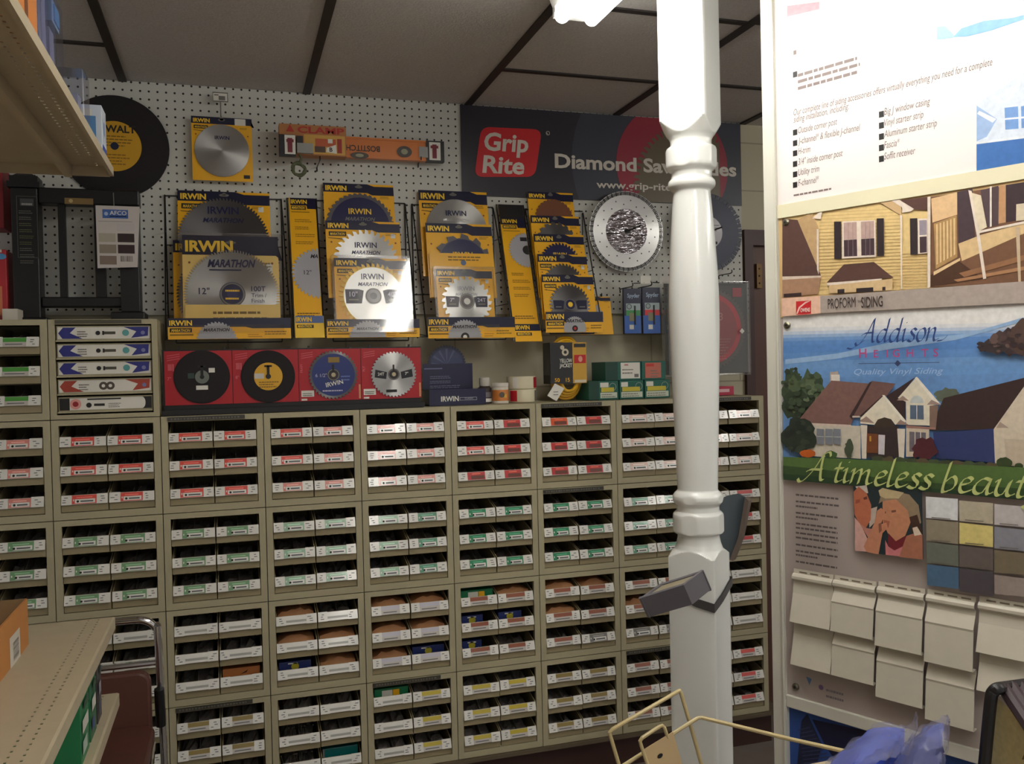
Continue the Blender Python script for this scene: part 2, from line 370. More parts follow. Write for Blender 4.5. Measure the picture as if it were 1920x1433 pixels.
# (column, row) -> label style of its six drawers
SPEC = {}
for c, (A, B, Cc, D) in {-2: ((PINK, 'bolt'), (GRN, 'green'), (GRY, 'half'), (GRY, 'half')), -1: ((RED, 'bolt'), (GRN, 'green'), (GRY, 'plain'), (OLV, 'half')),
        0: ((RED, 'bolt'), (GRN, 'green'), (GRY, 'plain'), (OLV, 'half')), 1: ((PINK, 'bolt'), (MINT, 'green'), (LAV, 'plain'), (GRY, 'plain')),
        2: ((PINK, 'bolt'), (TEALG, 'green'), (LAV, 'half'), (YLW, 'half')), 3: ((DKRED, 'dark'), (DGRN, 'green'), (RUST, 'half'), (YLW, 'half')),
        4: ((DKRED, 'dark'), (DGRN, 'green'), (RUST, 'half'), (OLV, 'half')), 5: ((PALE, 'bolt'), (TEALG, 'green'), (RUST, 'half'), (RUST, 'half')),
        6: ((PALE, 'bolt'), (DKRED, 'half'), (GRY, 'plain'), (RR, 'half'))}.items():
    for r, s in enumerate((A, B, Cc, D)): SPEC[(c, r)] = s
SPEC[(-2, -1)] = (LIME, 'half')
CNAME = {RED: 'red', PINK: 'pink', PALE: 'pale pink', DKRED: 'dark red', GRN: 'green', DGRN: 'dark green', MINT: 'mint', TEALG: 'sea green', GRY: 'grey', RUST: 'rust brown', YLW: 'yellow', OLV: 'olive', LAV: 'white', LIME: 'bright green', RR: 'red'}
ORD = ['leftmost', 'second', 'third', 'fourth', 'fifth', 'sixth', 'seventh', 'eighth', 'ninth']
ROWN = ['top row', 'second row down', 'third row down', 'bottom row']
GRPC = 'drawer cabinets stacked against the back wall'
def drawer_pos(c, r, i, j):                      # lower left front corner of drawer column i, row j
    return V((c*CW+SW+i*DW, 0, ZT-(r+1)*CH+BR+(2-j)*PH))
STUFF = MB(); random.seed(5)
BOLT = mat('loose_steel', (146, 140, 136), .5, .1, noise=.4, nscale=90)
PACKED = {}
for (c, r, i, j) in ((0,2,1,2),(1,2,0,0),(1,2,0,1),(1,2,1,1),(1,2,0,2),(1,2,1,2),(1,3,1,2),(2,2,0,0),(2,2,1,0),(2,2,0,1),(2,2,1,1),(2,2,0,2),(2,2,1,2),(2,3,0,0),(3,2,0,0),(3,2,1,0),(3,2,0,1),(3,2,1,1),(3,2,0,2),(4,2,0,0),(4,2,1,0),(4,2,0,1),(5,2,0,1)): PACKED[(c, r, i, j)] = 1
for (c, r), (col, sty) in sorted(SPEC.items()):
    rown = ROWN[r] if r >= 0 else 'the raised row'
    posn = 'leftmost' if c == -2 else ('rightmost, beyond white post,' if c == 6 else ORD[c+2]+' from left')
    t = thing('drawer_cabinet', (c*CW, 0, ZT-(r+1)*CH), 'beige cabinet, open drawers with %s labels, %s in %s' % (CNAME[col], posn, rown), 'cabinet', GRPC)
    o = bpy.data.objects.new('frame', SHELLM); COL.objects.link(o); o.parent = t
    if (c, r) in ((0, 0), (4, 0), (4, 1), (6, 0), (0, 3), (2, 3), (5, 3)):
        mb = MB(); p = t.location; fr = WF(0); z = p.z+CH-.003
        mb.box(p.x+.02, p.x+.245, -.0035, 0, z-.0125, z, C((62, 60, 52), .35, .3))
        for q in range(22): x = p.x+.03+q*.0092; mb.box(x, x+random.uniform(.003, .007), -.0038, -.0034, z-.009, z-.004, C((104, 100, 88), .4))
        mb.build('title_strip', t)
    for j in range(3):
        for i in range(2):
            if (c, r) == (-2, -1) and 0: continue
            d = bpy.data.objects.new('drawer', DRAWM); COL.objects.link(d); d.parent = t
            d.location = drawer_pos(c, r, i, j)-t.location+V((.0005, random.uniform(-.003, .002), 0))
            cc, ss = col, sty
            if (c, r) == (3, 0) and i == 0 and j < 2: cc, ss = RED, 'bolt'
            if (c, r) == (1, 0) and i == 0: cc = RED if j < 2 else PINK
            if (c, r) == (2, 1) and i == 0: cc = MINT
            if (c, r) == (4, 0) and (i, j) == (0, 0): cc = (214, 84, 40)
            if (c, r) == (2, 3) and i == 0: cc, ss = GRY, 'plain'
            if (c, r) in ((4, 2), (5, 2)) and j == 2 and (i == 1 or c == 5): cc, ss = (120, 118, 112), 'green'
            l = bpy.data.objects.new('label', lab(cc, ss)); COL.objects.link(l); l.parent = d
            if (c, r, i, j) not in PACKED:
                p = drawer_pos(c, r, i, j); nx, ny = 9, 7; vs = []; fs = []
                for b in range(ny):
                    for a in range(nx):
                        edge = a in (0, nx-1) or b in (0, ny-1)
                        vs.append((p.x+.006+(DW-.013)*a/(nx-1), .019+.20*b/(ny-1), p.z+(.0045 if edge else .014+random.random()*.020+.024*b/(ny-1))))
                for b in range(ny-1):
                    for a in range(nx-1): fs.append((b*nx+a, b*nx+a+1, (b+1)*nx+a+1, (b+1)*nx+a))
                STUFF.add(vs, fs, BOLT)
tag(STUFF.build('loose_fasteners'), 'dark loose bolts and screws lying in the open drawers', 'fasteners', kind='stuff')
# nails sticking up out of two drawers near the bottom
for n_, (c, r, i, j) in enumerate(((1, 3, 0, 1), (1, 3, 0, 2))):
    p = drawer_pos(c, r, i, j); random.seed(n_)
    for q in range(7):
        x = p.x+.02+q*.013; lean = random.uniform(-.018, .018)
        mb = MB(); mb.tube([(x, .045, p.z+.018), (x+lean, .03, p.z+.066)], .0016, CHROME, 6); mb.lathe((x+lean, .03, p.z+.0655), [(.0034, 0), (.0034, .0012)], CHROME, 8)
        tag(mb.build('nail'), 'bright nail poking out of the %s drawer of the white labelled bottom cabinet' % ('middle left', 'lowest left')[n_], 'nail', 'nails poking out of %s drawer' % ('the middle', 'the lowest')[n_])
# packages inside drawers
def package(key, kind):
    c, r, i, j = key; p = drawer_pos(c, r, i, j); random.seed(hash(key) % 999)
    x0, x1 = p.x+.008, p.x+DW-.009
    where = '%s drawer, %s cabinet of %s' % (('top left', 'middle left', 'lowest left', 'top right', 'middle right', 'lowest right')[i*3+j], ORD[c+2], ('the third row down' if r == 2 else 'the bottom row'))
    mb = MB()
    if kind == 'paper':
        nx, ny = 9, 6; h = .063; g = [[None]*nx for _ in range(ny)]
        vs = []; fs = []
        for b in range(ny):
            for a in range(nx):
                fz = (.0, .55, .92, 1, .85, .3)[b]*(1-.5*abs(a/(nx-1)-.5)**2*2); vs.append((x0+(x1-x0)*a/(nx-1), (.022, .024, .04, .08, .15, .19)[b]+random.uniform(-.002, .002)*(b > 0), p.z+.004+h*fz*random.uniform(.9, 1.06)))
        for b in range(ny-1):
            for a in range(nx-1): fs.append((b*nx+a, b*nx+a+1, (b+1)*nx+a+1, (b+1)*nx+a))
        mb.add(vs, fs, PAPER, True); lo = [(v[0], v[1], p.z+.0035) for v in vs[:nx]]+[(v[0], v[1], p.z+.0035) for v in vs[-nx:][::-1]]
        mb.poly(lo, PAPER)
        o = mb.build('paper_bag'); tag(o, 'crumpled brown paper parcel in the '+where, 'parcel', 'brown paper parcels in drawers')
    else:
        cl = {'blue': (28, 44, 104), 'teal': (0, 110, 108), 'green': (16, 120, 74), 'orange': (196, 122, 64)}[kind]
        hx = x1 if kind != 'blue' else x0+(x1-x0)*random.uniform(.6, 1)
        o = thing('carton', (x0, .03, p.z+.0035), '%s carton standing in the %s' % (kind, where), 'carton', 'small cartons in drawers')
        mb.box(x0, hx, .03, .16, p.z+.0035, p.z+.066, C(cl, .45, .1)); mb.build('carton_body', o, bevel=.0012)
        mb = MB(); fr = WF(.0295); a = x0+(hx-x0)*.28
        if kind in ('blue',): fr.disc(mb, x0+(hx-x0)*.5, p.z+.05, .012, 0, C((170, 160, 40), .4), 16); fr.rect(mb, a, a+.03, p.z+.058, p.z+.062, 0, WHITE)
        elif kind == 'green': fr.rect(mb, x0+.025, x0+.06, p.z+.03, p.z+.06, 0, WHITE); fr.rect(mb, x0+.062, x0+.083, p.z+.03, p.z+.06, 0, YEL)
        elif kind == 'teal': fr.rect(mb, x0, x0+.006, p.z+.004, p.z+.066, 0, GREYT)
        else: fr.poly(mb, [(a+.02, p.z+.045), (a+.045, p.z+.058), (a+.04, p.z+.05)], 0, DARK)
        mb.build('print', o)
for key in PACKED:
    k = {(0,2,1,2): 'orange', (1,2,0,2): 'blue', (1,3,1,2): 'teal', (2,2,1,2): 'blue', (2,3,0,0): 'green', (3,2,0,0): 'green', (3,2,0,1): 'blue', (3,2,1,1): 'blue', (3,2,0,2): 'blue'}.get(key, 'paper')
    package(key, k)
# the cabinet of five wide flat drawers above the second column
t = thing('drawer_cabinet', (-CW, 0, ZT), 'beige cabinet of five wide flat drawers with blue, red and black arrow labels', 'cabinet', GRPC)
mb = MB(); x0 = -CW; x1_ = 0
mb.box(x0+G, x0+.006, .002, .295, ZT+G, ZT+CH-G, BEIGE); mb.box(-.006, -G, .002, .295, ZT+G, ZT+CH-G, BEIGE); mb.box(x0+.006, -.006, .002, .295, ZT+CH-.006, ZT+CH-G, BEIGE)
mb.box(x0+.006, -.006, .002, .295, ZT+G, ZT+.006, BEIGE); mb.box(x0+.006, -.006, .288, .295, ZT+.006, ZT+CH-.006, BEIGE_D)
mb.box(x0+G, x0+.018, 0, .014, ZT+G, ZT+CH-G, BEIGE); mb.box(-.018, -G, 0, .014, ZT+G, ZT+CH-G, BEIGE); mb.box(x0+.018, -.018, 0, .014, ZT+CH-.016, ZT+CH-G, BEIGE); mb.box(x0+.018, -.018, 0, .014, ZT+G, ZT+.014, BEIGE)
mb.build('frame', t)
mb = MB(); mb.box(x0+.02, x0+.255, -.003, 0, ZT+CH-.014, ZT+CH-.003, C((84, 80, 66), .35, .3)); mb.build('title_strip', t)
for q in range(5):
    zt = ZT+CH-.020-q*.0525; za = zt-.047; col = [(40, 44, 128)]*3+[(170, 66, 48), (24, 24, 26)]; cm = C(col[q], .4, .2)
    mb = MB(); fr = WF(.012); a, b = x0+.021, -.021
    mb.box(a, b, .012, .27, za, za+.003, BEIGE); mb.box(a, b, .012, .016, za+.003, zt, BEIGE); mb.box(a, b, -.004, .012, za, za+.004, BEIGE); mb.box(a, a+.003, .016, .27, za+.003, zt, BEIGE); mb.box(b-.003, b, .016, .27, za+.003, zt, BEIGE)
    d = mb.build('drawer', t)
    mb = MB(); lo, hi = za+.008, zt-.004; mi_ = (lo+hi)/2
    fr.slab(mb, a+.003, b-.003, lo, hi, .0005, .002, WHITE)
    if q < 4:
        fr.poly(mb, [(a+.005, mi_), (a+.018, hi-.001), (a+.052, hi-.001), (a+.036, mi_), (a+.07, lo+.001), (a+.016, lo+.001)], .0025, cm)
        fr.poly(mb, [(b-.006, hi), (b-.075, hi), (b-.04, mi_+.004), (b-.055, lo+.002), (b-.008, lo+.008)], .0025, cm)
        bars(fr, mb, a+.056, a+.085, hi-.012, 3, .007, .003, .003, GREYT)
        if q < 3:
            fr.disc(mb, a+.112, mi_, .0065, .003, DARK, 14); fr.rect(mb, a+.124, a+.16, mi_-.004, mi_+.004, .003, C((80, 78, 66), .4)); fr.rect(mb, a+.124, a+.129, mi_-.006, mi_+.006, .0035, DARK)
            fr.disc(mb, a+.188, mi_, .0095, .003, C((90, 160, 160), .4), 16)
        else:
            for e in (.123, .142): fr.disc(mb, a+e, mi_, .012, .003+e*.002, C((84, 76, 70), .4), 16); fr.disc(mb, a+e, mi_, .005, .0045, WHITE, 12)
        fr.disc(mb, b-.022, mi_, .006, .003, C((120, 124, 170), .4), 12)
    else:
        fr.rect(mb, a+.003, a+.03, lo, hi, .0025, cm); fr.rect(mb, b-.03, b-.003, lo, hi, .0025, cm); fr.disc(mb, b-.03, mi_, (hi-lo)/2, .003, WHITE, 20, ru=.01)
        fr.disc(mb, a+.046, mi_, .0155, .003, C((226, 160, 150), .4), 18); fr.disc(mb, a+.046, mi_, .008, .0035, C((150, 30, 40), .4), 14)
        fr.rect(mb, a+.078, a+.17, hi-.006, hi-.002, .003, DARK); fr.disc(mb, a+.082, mi_-.004, .0075, .003, DARK, 14); fr.rect(mb, a+.096, a+.125, mi_-.007, mi_, .003, DARK); bars(fr, mb, a+.135, a+.17, mi_, 3, .005, .002, .003, GREYT)
    mb.build('label', d)

# ================================================================ GOODS ON THE PEGBOARD
GB = 'carded saw blades in the wire racks'
def hook(x, y, Y, label, L=.12, group='wire pegboard hooks'):
    """wire hook from the pegboard out to depth Y, tip at pixel (x, y)"""
    p = at(x, y, Y); mb = MB(); z = p.z
    mb.tube(smooth3([(p.x, YW+.002, z-.012), (p.x, YW-.004, z-.012), (p.x, YW-.008, z), (p.x, Y+.006, z), (p.x, Y, z+.012)], 4), .0022, WIRE, 6)
    return tag(mb.build('wire_hook'), label, 'hook', group)
def slots(fr, mb, u, v, w=.028, d=.001):
    fr.disc(mb, u, v, .005, d, GREYT, 14, ru=w/2); fr.disc(mb, u, v+.003, .006, d, GREYT, 12, ru=.007)
def pack(label, Y, x0, y0, x1, y1, blade=None, band=.13, name1=None, sub=True, notch=.62, clam=0, face=None, tag_=True, hub=None, sides=None, lower=None, cat='saw blade', name='blade_pack', extra=None, yel=None):
    """carded circular saw blade: yellow card with navy header, blade, lettering and, if clam, a clear shell"""
    a = at(x0, y0, Y); b = at(x1, (y0+y1)/2, Y); c = at(x0, y1, Y)
    u0, u1, v1, v0 = a.x, b.x, a.z, c.z; w = u1-u0; h = v1-v0; fr = TF(Y, (v0+v1)/2, 0 if 'alone' in label else .19)
    t = thing(name, ((u0+u1)/2, Y, v0), label, cat, GB)
    mb = MB(); fr.slab(mb, u0, u1, v0, v1, -.002, 0, yel or YEL)
    bh = band*w
    fr.poly(mb, [(u0, v1-bh), (u0+w*notch, v1-bh), (u0+w*(notch+.07), v1-bh*1.25), (u1, v1-bh*1.25), (u1, v1-bh*.25 if notch < .95 else v1), (u0+w*(notch+.1), v1-bh*.25 if notch < .95 else v1), (u0+w*notch, v1), (u0, v1)], .0006, NAVY)
    slots(fr, mb, u0+w*.5, v1-bh*.35, w*.11)
    mb.build('card', t)
    tx = MB()
    fr.text(tx, 'IRWIN', u0+w*.03, v1-bh*.82, bh*.55, .0012, YELT, bold=.04, w=1.05)
    if sub:
        fr.rect(tx, u0+w*.04, u0+w*.27, v1-bh*1.75, v1-bh*1.25, .0008, DARK); fr.text(tx, 'MARATHON', u0+w*.055, v1-bh*1.66, bh*.3, .0014, YELT, bold=.02, shear=.25, fit=w*.2)
        fr.poly(tx, [(u0+w*.03, v1-bh*1.95), (u0+w*.3, v1-bh*2.1), (u0+w*.3, v1-bh*2.2), (u0+w*.03, v1-bh*2.0)], .0008, DARK)
    if tag_: fr.rect(tx, u1-w*.13, u1-w*.07, v1-bh*1.9, v1-bh*1.4, .0008, WHITE)
    for e in (.07, .93): fr.disc(tx, u0+w*e, v1-h*.28, w*.013, .001, C((150, 80, 20), .5), 10)
    bars(fr, tx, u0+w*.8, u0+w*.95, v1-bh*1.38, 2, bh*.16, bh*.07, .0008, C((150, 110, 20), .5))
    if blade:
        bx, by, br, bm, teeth, dp = blade; o = at(bx, by, Y); r = (at(bx, by-br, Y)-o).length
        k = MB(); fr.saw(k, o.x, o.z, r, .004, bm, teeth, dp, .0022)
        bl = k.build('blade', t)
        if face:
            k = MB(); fr.disc(k, o.x, o.z, r*face[1], .0045, face[0], 40); k.build('blade_face', bl)
        if name1:
            fr.text(tx, 'IRWIN', o.x, o.z+r*name1[1], r*.17, .0055, name1[0], 'C', bold=.02)
            fr.text(tx, 'MARATHON', o.x, o.z+r*(name1[1]-.2), r*.11, .0055, name1[2], 'C', bold=.02, shear=.3)
        if sides:
            for s in (-1, 1):
                fr.poly(tx, [(o.x+s*r*.28, o.z+r*.16), (o.x+s*r*.42, o.z+r*.2), (o.x+s*r*.82, o.z+r*.2), (o.x+s*r*.8, o.z-r*.22), (o.x+s*r*.35, o.z-r*.22)], .0052, NAVY)
                fr.text(tx, sides[0 if s < 0 else 1], o.x+s*r*.58, o.z-r*.02, r*.15, .006, LAVT, 'C', bold=.01)
                fr.rect(tx, o.x+s*r*.58-r*.14, o.x+s*r*.58+r*.14, o.z-r*.13, o.z-r*.09, .006, GREYT)
        if hub:
            k = MB(); fr.disc(k, o.x, o.z, r*hub[1], .0056, hub[0], 28); fr.ring(k, o.x, o.z, r*hub[1]*.82, r*hub[1]*.95, .0062, GREYT, 28); fr.disc(k, o.x, o.z, r*hub[1]*.42, .0066, hub[2], 20); k.build('hub_label', bl)
        if lower:
            lv = at(bx, lower, Y).z
            k = MB(); fr.slab(k, u0+w*.02, u1-w*.02, v0+.001, lv, .005, .0065, yel or YEL)
            bars(fr, k, u0+w*.3, u1-w*.1, lv-bh*.35, 2, bh*.3, bh*.12, .007, C((120, 90, 20), .5)); k.build('sleeve', t)
    if extra: extra(fr, tx, u0, u1, v0, v1)
    tx.build('lettering', t)
    if clam:
        k = MB(); e = .008; d0, d1 = -.004, clam
        fr.slab(k, u0-e, u1+e, v0-.002, v1+e, d0, d0+.001, CLEAR)
        q = [fr.P(u0-e, v0, d1), fr.P(u1+e, v0, d1), fr.P(u1+e, v1+e*.5, d1), fr.P(u0-e, v1+e*.5, d1)]; k.poly(q, CLEAR)
        bk = [fr.P(u0-e*1.5, v0, d0), fr.P(u1+e*1.5, v0, d0), fr.P(u1+e*1.5, v1+e, d0), fr.P(u0-e*1.5, v1+e, d0)]
        for i in range(4): k.poly([bk[i], bk[(i+1) % 4], q[(i+1) % 4], q[i]], CLEAR)
        k.build('clear_shell', t)
    return t
LAVT = C((196, 190, 214), .4)
ST = STEEL; SD = STEEL_D; NV = C((26, 28, 76), .35, .3)
GRT = mat('tooth_grey', (96, 92, 96), .45, .5)

def rack(label, xl0, yt, xr0, xl1, yb, xr1, Yb, head, hlabel, hb, tiers=3):
    """wire tray rack hung on the pegboard, leaning out at the foot, with a printed header card at its front"""
    a, b = at(xl0, yt, YW-.004), at(xr0, yt+8, YW-.004); c, d = at(xl1, yb, Yb), at(xr1, yb, Yb)
    t = thing('wire_rack', ((a.x+b.x)/2, YW, c.z), label, 'rack', 'wire blade racks on the pegboard')
    for s, (p, q) in (('l', (a, c)), ('r', (b, d))):
        mb = MB(); zw = q.z; bx = p.x
        mb.tube([(bx, YW-.002, p.z), (bx, YW-.010, p.z), (q.x, q.y+.004, zw+.012), (q.x, q.y, zw)], .0024, WIRE, 6)
        mb.tube([(bx, YW-.003, p.z), (bx, YW-.003, zw+.02), (q.x, q.y, zw+.004)], .0024, WIRE, 6)
        for k in range(1, 4):
            f = k/4; mb.tube([(bx, YW-.003, p.z+(zw-p.z)*f), (bx+(q.x-bx)*f, YW-.01+(q.y-YW+.01)*f, p.z+(zw-p.z)*f)], .0016, WIRE, 6)
        mb.build('side_frame', t)
    mb = MB(); mb.tube([(a.x, YW-.006, a.z-.002), (b.x, YW-.006, a.z-.002)], .0022, WIRE, 6)
    for f in (.34, .67):
        z = a.z+(c.z-a.z)*f; y = YW-.006
        mb.tube([(a.x, y, z), (b.x, y, z)], .0018, WIRE, 6)
    mb.build('cross_wires', t)
    mb = MB(); z = c.z+.003
    for k in range(9):
        x = c.x+(d.x-c.x)*(k+.5)/9; mb.tube([(x, YW-.003, z+.004), (x, Yb, z)], .0016, WIRE, 6)
    mb.tube([(c.x, Yb, z), (d.x, Yb, z)], .0024, WIRE, 6); mb.tube([(c.x+.03, Yb+.01, z-.014), (d.x-.03, Yb+.01, z-.014)], .0022, WIRE, 6)
    for x in (c.x+.03, d.x-.03): mb.tube([(x, Yb+.01, z-.014), (x, Yb+.01, z)], .0022, WIRE, 6)
    mb.build('tray', t)
    hx0, hy0, hx1, hy1 = head; Yh = Yb-.006; p = at(hx0, hy0, Yh); q = at(hx1, hy1-3, Yh); r_ = at(hx0, hy1, Yh)
    u0, u1, v0, v1 = p.x, q.x, r_.z, p.z; w = u1-u0; h = v1-v0; fr = WF(Yh)
    mb = MB(); fr.slab(mb, u0, u1, v0, v1, -.002, 0, YEL); m_ = v1-h*.42
    fr.poly(mb, [(u0, m_), (u0+w*.62, m_), (u0+w*.68, m_-h*.08), (u1, m_-h*.08), (u1, v1), (u0, v1)], .0006, NAVY)
    o = at(hb[0], hb[1], Yh); rr = (at(hb[0], hb[1]-hb[2], Yh)-o).length
    fr.saw(mb, o.x, o.z, rr, .0012, C((168, 168, 172), .4, .2), 34, .08, .0008, vclip=v0+.001)
    fr.text(mb, 'MARATHON', o.x, o.z+rr*.5, h*.15, .0018, DARK, 'C', bold=.03, shear=.3)
    if o.z-rr*.22 > v0-rr*.2: fr.poly(mb, clip([(o.x+rr*.25*math.cos(k*.3), o.z+rr*.25*math.sin(k*.3)) for k in range(21)], 1, v0+.001, 1), .0016, DARK); fr.poly(mb, clip([(o.x+rr*.12*math.cos(k*.3), o.z+rr*.12*math.sin(k*.3)) for k in range(21)], 1, v0+.001, 1), .002, hb[3] if len(hb) > 3 else WHITE)
    fr.text(mb, 'IRWIN', u0+w*.012, m_+h*.08, h*.24, .001, YELT, bold=.03, fit=min(w*.3, .068))
    fr.rect(mb, u0+w*.015, u0+w*.015+.066, m_-h*.25, m_-h*.05, .001, DARK); fr.text(mb, 'MARATHON', u0+w*.015+.004, m_-h*.22, h*.13, .0015, YELT, bold=.03, shear=.3, fit=.058)
    fr.rect(mb, u0+w*.015, u0+w*.015+.07, m_-h*.40, m_-h*.34, .001, C((130, 96, 20), .5))
    bars(fr, mb, u1-w*.22, u1-w*.02, m_-h*.22, 2, h*.12, h*.05, .001, C((150, 110, 20), .5)); bars(fr, mb, u1-w*.36, u1-w*.24, m_-h*.36, 2, h*.1, h*.04, .001, C((190, 130, 20), .5))
    mb.build('header_card', t)
    return t
# rack one: large 12 inch blades
rack('wide black wire rack holding the biggest blade packs, leftmost of four', 309, 366, 527, 311, 637, 547, .12, (314, 597, 546, 637), '', (407, 640, 37))
pack('yellow twelve inch blade pack at the back of the leftmost rack', .245, 331, 352, 509, 600, (420, 452, 84, SD, 84, .06), .12, (NV, .62, NV))
pack('yellow blade pack peeking out left of the big clear-shelled pack', .205, 323, 448, 470, 620, (420, 552, 84, SD, 84, .06), .17, sub=False, tag_=False)
def big(fr, mb, u0, u1, v0, v1):
    w = u1-u0; o = at(436, 553, .155)
    for dv in (-.012, .014): bars(fr, mb, o.x-.022, o.x+.022, o.z+dv, 1, .01, .006, .0072, YELT, .1)
    fr.text(mb, '12"', u0+w*.16, o.z, .021, .006, NV, bold=.01)
    fr.text(mb, '100T', u0+w*.70, o.z+.010, .017, .006, NV, bold=.01); fr.text(mb, 'Trim /', u0+w*.70, o.z-.010, .0135, .006, NV); fr.text(mb, 'Finish', u0+w*.70, o.z-.028, .0135, .006, NV)
    fr.text(mb, 'MARATHON', o.x, o.z+.09, .025, .006, NV, 'C', bold=.035, shear=.3, fit=.15); fr.rect(mb, o.x-.07, o.x+.03, o.z+.078, o.z+.082, .006, NV)
pack('large clear-shelled pack, navy top, silver twelve inch blade, front of leftmost rack', .155, 340, 438, 524, 628, (436, 553, 86, ST, 100, .07), .215, notch=.97, sub=False, clam=.016, hub=(NV, .27, C((44, 50, 100), .3)), lower=573, extra=big, yel=C((238, 204, 118), .4, .3))
# rack two
rack('black wire rack of ten inch blade packs, second from left', 590, 375, 759, 608, 634, 783, .12, (612, 599, 787, 634), '', (690, 637, 36))
pack('yellow pack with navy faced blade, top of the second rack', .25, 607, 339, 742, 520, (676, 424, 64, GRT, 40, .05), .13, sub=False, tag_=False, face=(NV, .86), name1=(YELT, .35, GREYT))
pack('yellow pack with silver blade, middle of the second rack', .20, 611, 411, 753, 560, (687, 491, 62, ST, 32, .14), .12, name1=(NV, .42, NV))
pack('clear-shelled pack glaring with reflected light, front of the second rack', .15, 627, 482, 766, 627, (700, 556, 64, YELT, 40, .12), .12, name1=(NV, .5, NV), face=(ST, .86), sides=('10"', '40T'), hub=(C((150, 148, 150), .3), .24, C((60, 60, 70), .3)), clam=.022)
# rack three
rack('black wire rack of middle sized blade packs, third from left', 772, 383, 924, 801, 632, 965, .12, (802, 595, 966, 635), '', (872, 632, 33))
pack('yellow pack with plain silver blade, top of the third rack', .25, 787, 353, 918, 520, (857, 431, 59, ST, 120, .02), .15, name1=(NV, .45, ST), notch=.75, tag_=False)
pack('yellow pack with wide toothed navy blade, middle of the third rack', .20, 800, 416, 926, 560, (868, 494, 57, GRT, 12, .16), .14, sub=False, tag_=False, face=(NV, .80), name1=(YELT, .2, NV), hub=(NV, .22, C((90, 110, 140), .3)), lower=476)
pack('clear-shelled pack with silver blade, front of the third rack', .15, 819, 503, 926, 625, (875, 566, 49, ST, 24, .14), .13, name1=(C((120, 118, 128), .4), .42, C((120, 118, 128), .4)), sides=('7"', '24T'), hub=(C((70, 56, 60), .3), .3, WHITE), clam=.020)
# rack four
rack('narrow black wire rack of small blade packs, rightmost of four', 984, 392, 1092, 1018, 620, 1130, .10, (1023, 585, 1131, 624), '', (1078, 616, 23, C((190, 30, 30), .4)))
for lab_, Y, x0, y0, x1, y1, bl, fc in (('topmost small pack with dull brown blade, rightmost rack', .26, 992, 357, 1079, 480, (1040, 410, 38, C((120, 72, 44), .5), 30, .05), None),
        ('small pack with grey few-toothed blade, second down in the rightmost rack', .225, 998, 402, 1090, 520, (1044, 457, 42, SD, 18, .12), None),
        ('small pack with black toothed navy blade, third down in the rightmost rack', .19, 1004, 437, 1099, 560, (1051, 495, 41, NV, 36, .12), None),
        ('small pack with dark steel blade, fourth down in the rightmost rack', .155, 1011, 475, 1105, 600, (1058, 534, 41, SD, 36, .12), None)):
    pack(lab_, Y, x0, y0, x1, y1, bl, .15, sub='fourth' in lab_, tag_='fourth' in lab_, name1=(YELT, .35, NV) if 'third' in lab_ else None)
pack('small pack with navy side tags and yellow hub, front of the rightmost rack', .12, 1018, 514, 1116, 618, (1068, 572, 41, SD, 36, .12), .14, sides=('', ''), hub=(NV, .28, YELT))
pack('small yellow pack hanging partly hidden right of the rightmost rack', .19, 1086, 556, 1147, 628, (1101, 596, 33, C((170, 168, 172), .4), 30, .1), .10, sub=False, tag_=False)
hook(1128, 556, .20, 'black wire hook above the half hidden yellow pack')
